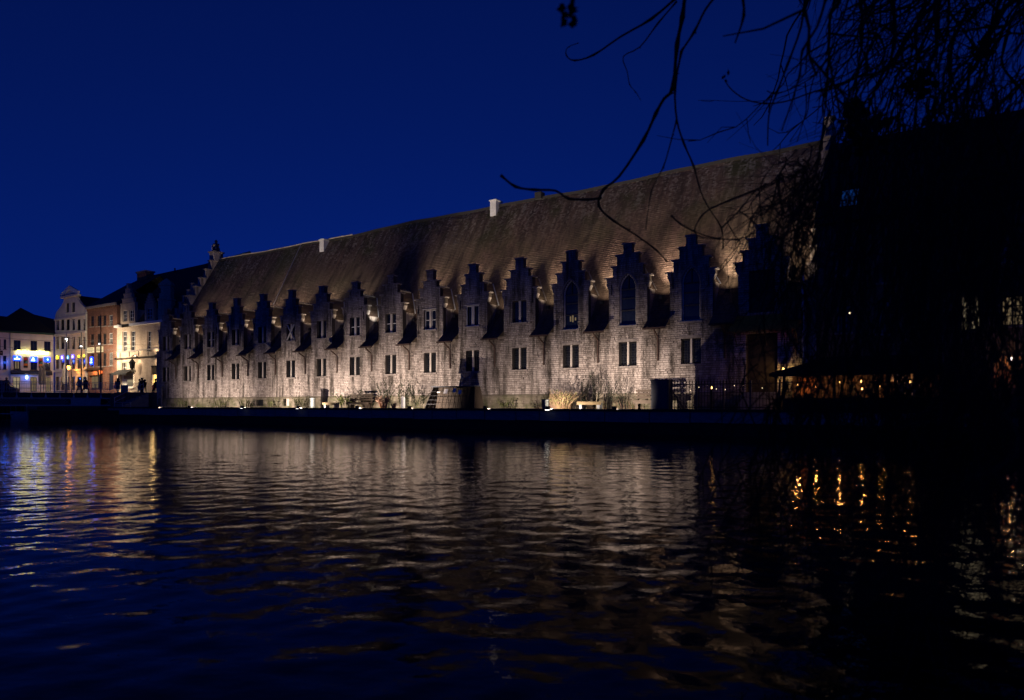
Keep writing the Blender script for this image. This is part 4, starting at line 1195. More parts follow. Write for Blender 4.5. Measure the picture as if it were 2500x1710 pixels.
def street_lamp(x, Y, ya, label, col, em, power, pole=True):
    p = street_point(x, Y); z = ZC-(ya-HY)*Y/F
    t = empty('street_lamp', (p.x, p.y, ST), 0, label, 'lamp')
    if pole: MB().tube([(.5,0,0),(.5,0,z-ST-.7)], .06, 6).build('post', M['iron'], t)
    MB().tube(smooth_path([(.5,0,z-ST-.8),(.5,0,z-ST-.45),(.25,0,z-ST-.4),(0,0,z-ST-.35)]), .04, 5).build('arm', M['iron'], t)
    MB().lathe([(.05,-.32),(.2,-.25),(.27,.1),(.24,.2),(.04,.3)], (0,0,z-ST), 8).build('lantern_glass', E[em], t)
    MB().lathe([(.30,.21),(.05,.5)], (0,0,z-ST+.1), 8).build('lantern_cap', M['iron'], t)
    lamp('POINT', 'lantern_lamp', (0,-.5,z-ST), power, col, t, radius=.15)
    return t
street_lamp(167, 107.0, 898, 'orange lit lantern glowing against the cream house', (1., .36, .05), 'orange', 420)
# thin trolley wires across the street
for k, (x0, ya, Ya, x1, yb, Yb, lab) in enumerate(((-40, 842, 92, 330, 851, 96, 'lower thin trolley wire crossing before the cafe'), (-40, 820, 92, 290, 828, 97, 'upper thin trolley wire crossing before the cafe'), (130, 818, 97, 400, 842, 90, 'slack wire sagging in front of the pale stone house'))):
    A, B = W(x0, ya, Ya), W(x1, yb, Yb)
    pts = [A.lerp(B, t/10)-Vector((0,0,.5*4*(t/10)*(1-t/10))) for t in range(11)]
    tag(MB().tube(pts, .022, 4).build('overhead_wire', M['iron']), lab, 'wire', 'wires above the street')
for x, Y, yt, lab in ((162, 92, 815, 'slim grey mast between the folded parasols and the bridge'), (246, 93, 770, 'tall dark mast standing before the brick house'), (198.5, 95, 812, 'dark mast before the cream house corner window')):
    p = street_point(x, Y); z = ZC-(yt-HY)*Y/F
    t = empty('mast', (p.x, p.y, ST), 0, lab, 'mast', 'masts carrying the trolley wires')
    MB().tube([(0,0,0),(0,0,z-ST)], [.11,.06], 8).build('pole', M['rail'] if x == 162 else M['iron'], t); MB().lathe([(.2,0),(.18,.25),(.1,.3)], n=8).build('foot', M['iron'], t)

# two small white lamps on the masts light the fronts
def mast_lamp(x, y, Y, label, power, aim):
    p = W(x, y, Y); t = empty('mast_lamp', p, ROW.rz, label, 'lamp', 'white lamps on the masts')
    MB().lathe([(.03,-.1),(.17,-.07),(.13,.09)], n=8).build('lamp_head', E['whitesm'], t); MB().box(-.16, .16, -.2, -.03, .095, .17).build('hood', M['iron'], t)
    lamp('SPOT', 'mast_spot', (0, .12, -.12), power, (1., .80, .56), t, aim, 2.5, .9, .06)
mast_lamp(198, 846, 95, 'small white mast lamp before the cream house', 7000, (-4.5, 9, -3.0))
mast_lamp(243, 840, 93.5, 'small white mast lamp before the brick house, higher than the other', 1500, (-.5, 9, -4))
mast_lamp(161.6, 828, 91.9, 'added lamp high on the slim grey mast near the tall parasol, brightening the cafe', 2600, (-9, 12, -4))  # added lamp with no known source, put here to brighten the cafe front

# ================================================================== the bridge
A = W(-60, HY, 70.2); B = W(342, HY, 77.4); BR = Line(A.xy, (B-A).xy); BL = (B-A).xy.length
br = empty('bridge', (A.x, A.y, 0), BR.rz, 'flat iron bridge with a lattice girder and thin railings', 'bridge')
MB().box(-30, BL, .05, 7.5, ST-.46, ST-.005).build('deck', M['iron'], br)
MB().box(-30, BL, -.12, .045, ST-.5, ST-.06).build('deck_edge', M['iron'], br)
gz0, gz1 = ST-1.46, ST-.55
for z in (gz0, gz1-.12): MB().box(-30, BL, -.2, .0, z, z+.12).build('girder_chord', M['girder'], br)
lat = MB(); u = -30
pa, pb = BR.u(173), BR.u(246)
MB().box(pa, pb, -.12, -.06, gz0+.122, gz1-.122).build('plain_plate', M['girder'], br)
sp = .46
while u < BL-.9:
    if u+sp < pa-.2 or u > pb+.2:
        lat.bar((u, -.10, gz0+.1), (u+.72, -.10, gz1-.1), .085, .03); lat.bar((u+.72, -.05, gz0+.1), (u, -.05, gz1-.1), .085, .03)
    u += sp*.62
tag(lat.build('lattice_bars', M['girder'], br), kind='stuff')
MB().box(-30, BL, .6, 7.4, gz0+.25, ST-.465).build('underside', M['iron'], br)
# railing: posts with splayed feet, three rails, thin pales
rl = empty('bridge_railing', (A.x, A.y, 0), BR.rz, 'grey railing of thin pales along the near side of the bridge', 'railing')
POST = MB().tube([(0,0,-.55),(0,0,1.18)], .035, 6).mesh('post', M['rail'])
FOOT = MB().prism([(-.14,-.62),(.14,-.62),(.04,-.25),(-.04,-.25)], -.06, .02).mesh('post_foot', M['rail'])
PALE = MB().box(-.012, .012, -.012, .012, .1, 1.08).mesh('pale', M['rail'])
u = BL; k = 0
while u > -2:
    inst('post', POST, rl, (u, -.17, ST)); inst('post_foot', FOOT, rl, (u, -.17, ST))
    for q in range(1, 6):
        if k < 11: inst('pale', PALE, rl, (u-1.28*q/6, -.17, ST))
    u -= 1.28; k += 1
for z, r in ((1.16, .03), (1.02, .016), (.55, .014), (.1, .018)): MB().tube([(-6, -.17, ST+z), (BL, -.17, ST+z)], r, 5).build('rail', M['rail'], rl)
r2 = empty('far_railing', (A.x, A.y, 0), BR.rz, 'low railing along the far side of the bridge', 'railing')
for z in (1.1, .55, .1): MB().tube([(-6, 7.3, ST+z), (BL+1, 7.3, ST+z)], .025, 5).build('rail', M['rail'], r2)
for q in range(18): inst('post', POST, r2, (BL-.3-q*1.5, 7.3, ST+.0))
# decorated crowd barrier with net panels behind the walkers
cbz = empty('crowd_barrier', (A.x, A.y, 0), BR.rz, 'low grey mesh barrier standing on the bridge behind the walkers', 'barrier')
a, b = BR.u(214), BR.u(312)
m = MB()
q = a
while q < b: m.box(q-.01, q+.01, 3.49, 3.51, ST, ST+1.0); q += .12
for z in (.05, .5, 1.0): m.box(a, b, 3.47, 3.49, ST+z-.02, ST+z+.02)
tag(m.build('bars', M['rail'], cbz), kind='stuff')
MB().box(BR.u(274), BR.u(279), 3.42, 3.45, ST+.6, ST+.95).build('notice', M['paper'], cbz)
MB().box(BR.u(293), BR.u(311), 3.42, 3.45, ST+.1, ST+.98).build('dark_banner', M['postergreen'], cbz)
# abutment and the dark landing block below
ab = empty('bridge_abutment', (0,0,0), 0, 'dark masonry block under the right end of the bridge', 'abutment')
mb = MB(); P4 = [W(72, HY, 66), W(368, HY, 69.5), hall_to_world(-1.65, -3.3, 0), hall_to_world(-1.65, 2.5, 0), W(72, HY, 80)]
vs = [(p.x, p.y, -1) for p in P4]+[(p.x, p.y, 1.05) for p in P4]; n = 5
mb.add(vs, [tuple(range(n, 2*n))]+[(i, (i+1) % n, (i+1) % n+n, i+n) for i in range(n)]); mb.build('landing', M['quaydark'], ab)
P4 = [W(312, HY, 75.4), W(350, HY, 71.5), hall_to_world(-1.7, -3.0, 0), hall_to_world(-1.7, 4, 0), W(312, HY, 84)]
mb = MB(); vs = [(p.x, p.y, 1.051) for p in P4]+[(p.x, p.y, ST-.02) for p in P4]
mb.add(vs, [tuple(range(n, 2*n))]+[(i, (i+1) % n, (i+1) % n+n, i+n) for i in range(n)]); mb.build('pier', M['darkbrick'], ab)
# steps down to the promenade with handrail
stp = empty('quay_steps', hall_to_world(0,0,0), RZ, 'stone steps with a grey handrail going down beside the hall corner', 'steps')
for q in range(8): MB().box(-1.55+.01, -.12, -3.8+.34*q, -3.8+.34*(q+1), GZ, GZ+.19*(q+1)).build('tread', M['concrete'], stp)
for q, (uu, ww) in enumerate(((-1.5, -3.9), (-1.5, -2.4), (-1.5, -.9))):
    MB().tube([(uu, ww, GZ+.19*max(0, (ww+3.8)/.34)), (uu, ww, GZ+1.05+.19*max(0, (ww+3.8)/.34))], .035, 6).build('rail_post', M['rail'], stp)
for z in (.55, 1.0): MB().tube([(-1.5, -3.9, GZ+z), (-1.5, -.9, GZ+z+1.55)], .03, 6).build('handrail', M['rail'], stp)
lp = empty('quay_railing', hall_to_world(0,0,0), RZ, 'low two-bar grey railing at the quay corner below the bridge', 'railing')
for uu in (-1.4, .2, 1.8): MB().tube([(uu, -3.95, GZ), (uu, -3.95, GZ+.5)], .03, 6).build('post', M['rail'], lp)
for z in (.25, .5): MB().tube([(-1.5, -3.95, GZ+z), (2.0, -3.95, GZ+z)], .025, 5).build('rail', M['rail'], lp)

# far quay wall under the bridge, with timber posts, and the moored boat
fq = empty('far_quay_wall', (0,0,0), 0, 'grey far quay wall with dark timber posts seen under the bridge', 'quay wall')
a, b = W(-150, HY, 83.8), W(90, HY, 82.6)
m = MB(); m.add([(a.x, a.y, -.5), (b.x, b.y, -.5), (b.x, b.y, 1.7), (a.x, a.y, 1.7), (a.x, a.y+.4, -.5), (b.x, b.y+.4, -.5), (b.x, b.y+.4, 1.7), (a.x, a.y+.4, 1.7)], [(0,1,2,3),(3,2,6,7)]); m.build('wall', M['concrete'], fq)
for x in (2, 12, 22, 34, 47, 56): p = W(x, HY, 82.3); MB().box(p.x-.14, p.x+.14, p.y-.3, p.y, -.3, 1.6).build('timber_post', M['darkwood'], fq)
a, b = W(-20, 1011, 80), W(36, 1011, 80); MB().bar((a.x, 80, .55), (b.x, 80, .55), .12).build('fender_rail', M['boat'], fq)
bt = empty('moored_boat', W(51, HY, 79.5).xy.to_3d(), 0, 'small pale boat moored in the shadow under the bridge', 'boat')
hb = MB(); L = 2.9; n = 8; secs = []
for q in range(n+1):
    t = q/n; x = -L*.32+L*.64*t*1.15; w = .62*(1-.75*max(0, .25-t)*2); zl = .02+.12*abs(t-.5)
    secs.append([(x-.1*(t < .2), -w, .74+.1*(1-t)), (x, -w*.85, .25), (x, -w*.5, -.15), (x, w*.5, -.15), (x, w*.85, .25), (x, w, .74+.1*(1-t))])
o_ = 0; hb.v = [p for s_ in secs for p in s_]
for q in range(n):
    for k in range(5): hb.f.append((q*6+k, q*6+k+1, q*6+7+k, q*6+6+k)); hb.m.append(0); hb.t.append(.5)
hb.f.append((0,1,2,3,4,5)); hb.m.append(0); hb.t.append(.5); hb.f.append(tuple(n*6+k for k in (5,4,3,2,1,0))); hb.m.append(0); hb.t.append(.5)
hb.build('hull', M['boat'], bt)
MB().box(-.8, 1.1, -.5, .5, .42, .5).build('thwart', M['wood'], bt)
MB().bar((.7, 0, .5), (.7, 0, 1.9), .06).build('mooring_pole', M['boat'], bt)

# ------------------------------------------------------------------ people
def person(x, Y, z0, face, label, top='darkcloth', leg='jeans', stride=.35, h=1.74, arm=(.1, -.1), hood=False, coat=False):
    V = []; Ed = []; rad = []
    def v(p, r): V.append(Vector(p)*(h/1.74)); rad.append(r*(h/1.74)); return len(V)-1
    def e(a, b): Ed.append((a, b))
    pel = v((0,0,.95), .165); wst = v((0,.0,1.12), .145); ch = v((0,.0,1.32), .165); nk = v((0,0,1.47), .065); hd0 = v((0,-.02,1.56), .085); hd1 = v((0,-.03,1.65), .10); hd2 = v((0,-.01,1.73), .07)
    for a, b in ((pel,wst),(wst,ch),(ch,nk),(nk,hd0),(hd0,hd1),(hd1,hd2)): e(a, b)
    for s in (-1, 1):
        st = s*stride
        hip = v((s*.10,.0,.88), .115); kn = v((s*.11,-st*.42-.03,.50), .075); an = v((s*.11,-st*.75+.06*(s*stride < 0),.10), .05); to = v((s*.12,-st*.75-.16,.04), .042)
        e(pel, hip); e(hip, kn); e(kn, an); e(an, to)
        a = arm[0 if s < 0 else 1]
        sd = v((s*.20,0,1.40), .075); el = v((s*.27,a*.8+.02,1.13), .055); wr = v((s*.25,a*1.6-.12,.92), .04); ha = v((s*.24,a*1.7-.17,.83), .042)
        e(ch, sd); e(sd, el); e(el, wr); e(wr, ha)
    me = bpy.data.meshes.new('person'); me.from_pydata(V, Ed, [])
    o = bpy.data.objects.new('person', me); C.objects.link(o)
    md = o.modifiers.new('skin', 'SKIN'); md.use_smooth_shade = True
    for i, q in enumerate(me.skin_vertices[0].data): q.radius = (rad[i], rad[i]); q.use_root = (i == 0)
    sb = o.modifiers.new('sub', 'SUBSURF'); sb.levels = 1; sb.render_levels = 1
    bpy.context.view_layer.update()
    m2 = bpy.data.meshes.new_from_object(o.evaluated_get(bpy.context.evaluated_depsgraph_get())); m2.name = 'person'
    o.modifiers.clear(); o.data = m2
    m2.materials.clear()
    for q in (top, leg, 'skin', 'darkcloth'): m2.materials.append(M[q])
    k = h/1.74
    for pg in m2.polygons:
        c = pg.center/k
        pg.material_index = 3 if c.z < .10 else 1 if c.z < .88 and abs(c.x) < .22 else 2 if (c.z > 1.48 or (abs(c.x) > .22 and c.z < .88)) else 0
        pg.use_smooth = True
    hr = MB()
    hr.lathe([(.06,1.50),(.118,1.56),(.125,1.66),(.09,1.75),(.02,1.78)] if not hood else [(.13,1.44),(.15,1.58),(.14,1.70),(.08,1.79),(.02,1.81)], (0,.022,0), 10)
    hr.v = [(a*k, b*k, c*k) for a, b, c in hr.v]
    hr.build('hood' if hood else 'hair', M['darkcloth'], o, smooth=True)
    if coat:
        ct = MB(); ct.lathe([(.26,.50),(.235,.75),(.20,1.0),(.205,1.2),(.22,1.36),(.13,1.46)], n=12, sy=.72); ct.v = [(a*k, b*k, c*k) for a, b, c in ct.v]
        ct.build('coat', M[top], o, smooth=True)
    p = W(x, HY, Y).xy
    o.location = (p.x, p.y, z0); o.rotation_euler.z = face
    return tag(o, label, 'person', 'people on the bridge')
person(193.5, 78.5, ST, 1.3, 'person in a teal jacket walking on the bridge with a companion', 'teal', 'jeans', .4, 1.72)
person(208.5, 79.0, ST, 1.4, 'taller person in a dark coat walking beside the teal jacket', 'darkcloth', 'darkcloth', .45, 1.86, coat=True)
person(287.5, 79.5, ST, .2, 'person in a long dark hooded coat facing the stone house', 'darkcloth', 'jeans', .22, 1.78, hood=True, coat=True)
person(341, 79.5, ST, 2.2, 'dark figure at one side of the group by the railing, leaning in', 'darkcloth', 'jeans', .2, 1.70, coat=True)
person(347, 79.2, ST, 3.0, 'tallest dark figure in the middle of the group by the railing', 'darkcloth', 'darkcloth', .1, 1.82, coat=True)
person(353, 79.6, ST, -2.2, 'dark figure of the group nearest the lit doorway, arms bent', 'darkcloth', 'jeans', .25, 1.66, arm=(-.2, -.2))
person(379.5, 81, ST, -1.2, 'person in navy striding past the lit doorway', 'navy', 'jeans', .5, 1.80)
person(376.2, 94.0, ST, .1, 'person in a red jumper standing in the lit doorway', 'red', 'jeans', .05, 1.70)
person(16, 76, ST, .5, 'dark figure standing alone beside the dark van shape on the bridge', 'darkcloth', 'darkcloth', .1, 1.72)

# dark parked van at the far side of the bridge, cut by the picture edge
van = empty('parked_van', (*W(-6, HY, 92).xy, ST), .4, 'dark parked van with a sloping windscreen beside the white house', 'van')
MB().prism([(-2.4,.35),(2.2,.35),(2.3,.9),(1.7,1.15),(1.05,2.0),(-2.4,2.05)], -.9, .9).build('body', M['bluegrey'], van)
MB().prism([(1.62,1.18),(1.68,1.18),(1.1,1.93),(1.04,1.93)], -.8, .8).build('windscreen', M['glass'], van)
for x in (-1.6, 1.45):
    for s in (-1, 1): MB().prism([(x+.34*math.cos(a*math.pi/7), .34+.34*math.sin(a*math.pi/7)) for a in range(14)], s*.92-.1, s*.92+.1).build('wheel', M['iron'], van)
for s in (-1, 1): MB().box(2.24, 2.33, s*.65-.12, s*.65+.12, .7, .85).build('headlight', M['white'], van)

# ================================================================== things on the promenade
def prom(name, x, w, label, cat, group=None, rz=0., z=None):
    """a thing on the promenade, w metres in front of the hall wall, where it shows at pixel column x"""
    ln = Line(hall_to_world(0, w, 0).xy, HALL.d)
    return empty(name, hall_to_world(ln.u(x), w, GZ if z is None else z), RZ+rz, label, cat, group)
def pw(x0, x1, w):
    ln = Line(hall_to_world(0, w, 0).xy, HALL.d); return ln.u(x1)-ln.u(x0)
def ph(x, y, w):
    ln = Line(hall_to_world(0, w, 0).xy, HALL.d); return ln.z(x, y)-GZ

def bench(x0, x1, w, label, wood='wood', slats=3, hgt=.45, back=False):
    t = prom('bench', (x0+x1)/2, w, label, 'bench', 'benches on the promenade')
    L = pw(x0, x1, w)
    for s in (-1, 1): MB().box(s*L*.36-.09, s*L*.36+.09, -.2, .2, 0, hgt-.06).build('leg', M['concrete' if wood == 'wood' else 'darkwood'], t)
    for q in range(slats): MB().box(-L/2, L/2, -.26+.52*q/slats+.012, -.26+.52*(q+1)/slats-.012, hgt-.055, hgt).build('slat', M[wood], t)
    MB().box(-L/2+.02, L/2-.02, -.265, -.22, hgt-.2, hgt-.062).build('apron', M[wood], t)
    if back:
        for s in (-1, 0, 1): MB().box(s*L*.42-.04, s*L*.42+.04, .22, .29, hgt-.05, hgt+.62).build('back_post', M[wood], t)
        for q in range(3): MB().box(-L/2, L/2, .17, .215, hgt+.12+.19*q, hgt+.25+.19*q).build('back_slat', M[wood], t)
    return t
bench(793, 826, -2.9, 'short pale timber bench lit beside the whitish litter bin', hgt=.46)
bench(1412, 1472, -2.2, 'yellowish timber bench lit beside the twiggy shrub', slats=4, hgt=.48)
bench(850, 905, -1.3, 'long dark slatted bench against the wall behind the pink grass', 'darkwood', hgt=.5, back=True)
bench(1550, 1602, -2.2, 'dark bench with a slatted back next to the tall grey cabinet', 'darkwood', hgt=.55, back=True)

# litter bins: metal drum with round holes
def litter_bin(x, w, label, h=.80, r=.24, holes=True):
    t = prom('litter_bin', x, w, label, 'bin', 'metal bins on the promenade')
    MB().lathe([(r*.92,.04),(r,.08),(r,h-.1),(r*1.04,h-.08),(r*1.04,h-.03),(r*.9,h)], n=16).build('drum', M['bin'], t)
    MB().tube([(r*1.12*math.cos(a*math.pi/8), r*1.12*math.sin(a*math.pi/8), h*.99) for a in range(17)], .022, 5).build('rim', M['iron'], t)
    m = MB(); q = random.Random(4)
    for j in range(7):
        for k in range(18):
            a = 2*math.pi*(k+.5*(j % 2))/18; z = .14+j*(h-.28)/6
            c = Vector((math.cos(a), math.sin(a), 0)); tn = Vector((-math.sin(a), math.cos(a), 0)); p = c*(r+.004)+Vector((0,0,z))
            s = q.uniform(.022, .034)
            m.add([p+(tn*math.cos(b*math.pi/3)+Vector((0,0,1))*math.sin(b*math.pi/3))*s for b in range(6)], [tuple(range(6))])
    tag(m.build('punched_holes', M['binholes'], t), kind='stuff')
    MB().tube([(0,0,0),(0,0,.06)], r*.6, 10).build('foot', M['iron'], t)
litter_bin(1331, -3.9, 'punched metal litter bin standing over the bright floodlight', .62, .21)
litter_bin(763, -2.36, 'whitish metal litter bin beside the short pale bench', .86, .22)

# plants
def stems(mb, n, rad, h, spread, rng, r0=.012, mi=0, seg=3, leaf=0, leafmi=1, lsize=.05):
    for q in range(n):
        a = rng.uniform(0, 6.28); d = rad*math.sqrt(rng.random()); b = Vector((d*math.cos(a), d*math.sin(a), 0))
        out = Vector((math.cos(a+rng.gauss(0,.5)), math.sin(a+rng.gauss(0,.5)), 0))*spread*rng.uniform(.2, 1)
        hh = h*rng.uniform(.55, 1.05); pts = []
        for k in range(seg+1):
            t = k/seg; pts.append(b+out*t*t+Vector((rng.gauss(0,.02)*k, rng.gauss(0,.02)*k, hh*t)))
        mb.tube(pts, [r0*(1-.75*k/seg) for k in range(seg+1)], 3, mi, cap=False)
        for k in range(leaf):
            t = rng.uniform(.25, 1); i = min(int(t*seg), seg-1); f = t*seg-i
            p = pts[i].lerp(pts[i+1], f); v1 = Vector((rng.gauss(0,1), rng.gauss(0,1), rng.gauss(.2,.8))).normalized()*lsize*rng.uniform(.6, 1.4)
            v2 = v1.cross(Vector((rng.gauss(0,1), rng.gauss(0,1), rng.gauss(0,1)))).normalized()*lsize*.45
            mb.add([p, p+v1*.5+v2, p+v1, p+v1*.5-v2], [(0,1,2,3)], leafmi)
def plant(name, x, w, label, cat, mats, group=None, **kw):
    t = prom(name, x, w, label, cat, group); mb = MB(); stems(mb, rng=random.Random(int(x)), **kw)
    tag(mb.build('stems', [M[q] for q in mats], t), kind='stuff'); return t
plant('ornamental_grass', 936, -3.3, 'tuft of dry pinkish ornamental grass glowing by the quay edge', 'grass tuft', ('grassdry', 'grassdry'), 'plants on the promenade', n=260, rad=.22, h=.95, spread=.55, r0=.011, leaf=4, lsize=.06)
plant('ornamental_grass', 961, -3.2, 'smaller tuft of dry grass right of the pinkish one', 'grass tuft', ('grassdry', 'grassdry'), 'plants on the promenade', n=90, rad=.14, h=.55, spread=.3, r0=.011, leaf=3, lsize=.05)
plant('twiggy_shrub', 1374, -2.3, 'twiggy brown and yellow shrub brightly lit beside the litter bin', 'shrub', ('twigred', 'leaf'), 'plants on the promenade', n=240, rad=.62, h=1.15, spread=.75, r0=.013, leaf=5, lsize=.055)
plant('twiggy_shrub', 1354, -2.4, 'taller yellow-green shrub just behind the litter bin', 'shrub', ('grassdry', 'leaf'), 'plants on the promenade', n=120, rad=.35, h=1.35, spread=.8, r0=.011, leaf=8, lsize=.055)
plant('reed_tuft', 1312, -3.2, 'thin tuft of stalks left of the metal litter bin', 'grass tuft', ('grassdry', 'twigred'), 'plants on the promenade', n=50, rad=.25, h=.8, spread=.6, r0=.009, leaf=2)
for x, w, h, n, lab in ((1455, -1.2, 2.6, 16, 'tall bare sapling whose shadow climbs the wall behind the yellowish bench'), (1485, -1.5, 2.3, 14, 'bare many-stemmed bush right of the yellowish bench'), (1425, -1.0, 2.2, 14, 'leggy bare bush between the lit shrub and the yellowish bench'), (1520, -1.3, 2.0, 12, 'bare bush closest to the dark backed bench')):
    plant('bare_bush', x, w, lab, 'bush', ('bark', 'leafdark'), 'plants on the promenade', n=n, rad=.25, h=h, spread=.7, r0=.022, seg=5, leaf=9, lsize=.07)
for x, w, h, n, lab in ((940, -.6, 2.6, 18, 'tall dark climbing bush on the wall above the slatted bench'), (985, -.6, 2.4, 16, 'dark climber on the wall beside the white post'), (1020, -.7, 1.8, 14, 'low dark bush right of the white post'), (895, -.6, 1.5, 20, 'dark leafy bush at the end of the slatted bench'), (842, -.7, 1.2, 24, 'green bush between the short pale bench and the slatted bench')):
    plant('climbing_bush', x, w, lab, 'bush', ('bark', 'leafdark' if h > 1.3 else 'leaf'), 'plants on the promenade', n=n, rad=.45, h=h, spread=.9, r0=.016, seg=5, leaf=42, lsize=.075)
for x, w, h, n, lab in ((448, -.55, .95, 30, 'green plant at the foot of the wall under the second gable'), (540, -.6, 1.0, 40, 'mossy plant at the wall foot left of the cellar window'), (600, -.6, .95, 36, 'green plant at the wall foot just left of the cellar window'), (670, -.6, .8, 26, 'low green plant between the cellar window and white shutter'), (735, -.6, 1.1, 44, 'bright green plant right of the white cellar shutter'), (1240, -.6, .7, 24, 'low dark plants under the wall left of the bin shadow')):
    plant('wall_plant', x, w, lab, 'plant', ('bark', 'leaf'), 'plants on the promenade', n=n, rad=.55, h=h, spread=.5, r0=.009, seg=3, leaf=16, lsize=.06)
for q, (x, lab) in enumerate(((880, 'thin stalks rising behind the slatted bench'), (1460, 'fringe of low weeds along the wall behind the yellowish bench'), (1545, 'fringe of low weeds under the dark backed bench'))):
    plant('weed_fringe', x, -.8, lab, 'weeds', ('grassdry', 'leafdark'), 'plants on the promenade', n=70, rad=1.3, h=.75, spread=.25, r0=.007, leaf=4, lsize=.05)
# slanted timber-and-wire crate with papers pinned on it
t = prom('wire_crate', 1112, -2.6, 'slanted wire and timber crate with white papers pinned on its front', 'crate')
W_ = pw(1052, 1172, -2.6); H_ = ph(1112, 945, -2.6); hw_ = W_/2
def cr_pt(x, f, z): return (x*(1-.16*z/H_), -.75+.55*z/H_+f, z)
mb = MB()
for q in range(13): x = -hw_+W_*q/12; mb.bar(cr_pt(x, 0, 0), cr_pt(x, 0, H_), .018)
for q in range(6): z = .02+(H_-.04)*q/5; mb.bar(cr_pt(-hw_, -.03, z), cr_pt(hw_, -.03, z), .018)
tag(mb.build('wire_front', M['iron'], t), kind='stuff')
MB().prism([(-hw_, .0), (hw_, .0), (hw_*.84, H_), (-hw_*.84, H_)], .35, .45).build('back_board', M['darkwood'], t)
for s in (-1, 1):
    m = MB(); m.add([cr_pt(s*hw_, 0, 0), (s*hw_, .35, 0), (s*hw_*.84, .35, H_), cr_pt(s*hw_, 0, H_)], [(0,1,2,3)]); m.build('side_board', M['darkwood'], t)
MB().box(-hw_*.9, hw_*.88, -.3, .5, H_+.003, H_+.06).build('lid', M['bluegrey'], t)
for x, z, a, b in ((-.30, .80, .19, .16), (.10, .84, .14, .14), (.36, .76, .14, .13), (-.62, .76, .16, .05)):
    x *= hw_; z *= H_; m = MB(); m.add([cr_pt(x-a, -.06, z-b), cr_pt(x+a, -.06, z-b), cr_pt(x+a, -.06, z+b), cr_pt(x-a, -.06, z+b)], [(0,1,2,3)]); m.build('paper_notice', M['paper'], t)
# white marker post
t = prom('marker_post', 984, -3.4, 'short white weathered marker post near the pink grass', 'post')
MB().box(-.11, .11, -.09, .09, 0, .78).build('shaft', M['white'], t); MB().prism([(-.11, .78), (.11, .78), (.03, .9), (-.04, .9)], -.09, .09).build('cap', M['white'], t)
# tall grey cabinet and leaning plank
t = prom('steel_cabinet', 1616, -2.8, 'tall grey-blue cabinet with a crate top next to the dark backed bench', 'cabinet')
wd = pw(1595, 1637, -2.8); hh = ph(1616, 930, -2.8)
MB().box(-wd/2, wd/2, -.35, .35, .0, hh).build('body', M['bluegrey'], t); MB().box(-wd/2-.04, wd/2+.04, -.4, .4, hh+.002, hh+.06).build('lid', M['bluegrey'], t)
for s in (-1, 1): MB().box(s*wd*.24-wd*.21, s*wd*.24+wd*.21, -.372, -.352, .12, hh-.1).build('door', M['bluegrey'], t)
t = prom('leaning_plank', 1650, -2.8, 'pale blue plank leaning against the tall cabinet', 'plank')
MB().bar((-.5, 0, 1.5), (.55, -.2, .02), .16, .04).build('board', M['bluegrey'], t); MB().bar((-.46, .05, 1.42), (.5, -.14, .04), .03, .04).build('cleat', M['bluegrey'], t)
# garden fence with pointed pales, tiny lights strung behind
fn = prom('garden_fence', 1665, -3.2, 'dark iron fence of pointed pales closing the terrace', 'fence')
L = pw(1640, 1905, -3.2)
PAL = MB().prism([(-.012, .05), (.012, .05), (.012, 1.45), (.026, 1.52), (0, 1.68), (-.026, 1.52), (-.012, 1.45)], -.012, .012).mesh('pale', M['iron'])
n = int(L/.17)
for q in range(n): inst('pale', PAL, fn, (-.6+L*q/n, 0, 0))
for z in (.15, 1.4): MB().box(-.65, L-.5, .014, .04, z-.02, z+.02).build('rail', M['iron'], fn)
for q in range(5): MB().box(-.63+L*q/4-.04, -.63+L*q/4+.04, .045, .12, 0, 1.6).build('post', M['bluegrey'], fn)
sl = prom('light_string', 1665, -2.9, 'string of tiny warm bulbs behind the dark iron fence', 'lights')
pts = [Vector((L*q/12, .0, 1.25-.14*math.sin(q*1.7))) for q in range(11)]
MB().tube(pts, .008, 3).build('wire', M['iron'], sl)
for p in pts[1:-1]: MB().lathe([(.004,-.03),(.016,0),(.004,.03)], tuple(p-Vector((0,0,.03))), 6).build('bulb', E['bulbsmall'], sl)
cl = prom('candle_lantern', 1737, -2.6, 'single bright amber lantern behind the dark iron fence', 'lantern', z=GZ)
MB().box(-.05, .05, -.05, .05, 0, 1.15).build('stand', M['iron'], cl); MB().lathe([(.01,1.16),(.05,1.19),(.05,1.27),(.01,1.31)], n=8).build('flame_glass', E['bulb'], cl)

# ================================================================== orange awning over the dark doorway of the last bay
aw = empty('door_awning', hall_to_world(0,0,0), RZ, 'orange canvas awning over the dark doorway of the last bay', 'awning')
u0, u1 = HALL.u(1792), HALL.u(1958); zt, zb = HALL.z(1880, 768), HALL.z(1880, 800)
m = MB(); ns = 12
for q in range(ns):
    a, b = u0+(u1-u0)*q/ns, u0+(u1-u0)*(q+1)/ns
    m.add([(a,-.06,zt),(b,-.06,zt),(b,-1.0,zb),(a,-1.0,zb),(b,-1.02,zb-.25),(a,-1.02,zb-.25-.08*(q % 2))], [(0,3,2,1),(3,5,4,2)])
m.build('canvas', M['orangecanvas'], aw)
for s, a in ((-1, u0), (1, u1)): mm = MB(); mm.add([(a,-.06,zt),(a,-1.0,zb),(a,-.06,zb)], [(0,1,2)]); mm.build('side_flap', M['orangecanvas'], aw)
for a in (u0+.2, (u0+u1)/2, u1-.2): MB().bar((a, -.08, zb-1.0), (a, -.95, zb-.02), .04).build('strut', M['wood'], aw)
dd = MB().box(DOOR[0], DOOR[1], .25, .33, 2.36, 5.7).build('door', M['darkwood'], hall)
st3 = empty('door_steps', hall_to_world(0,0,0), RZ, 'stone steps up to the dark doorway under the orange awning', 'steps')
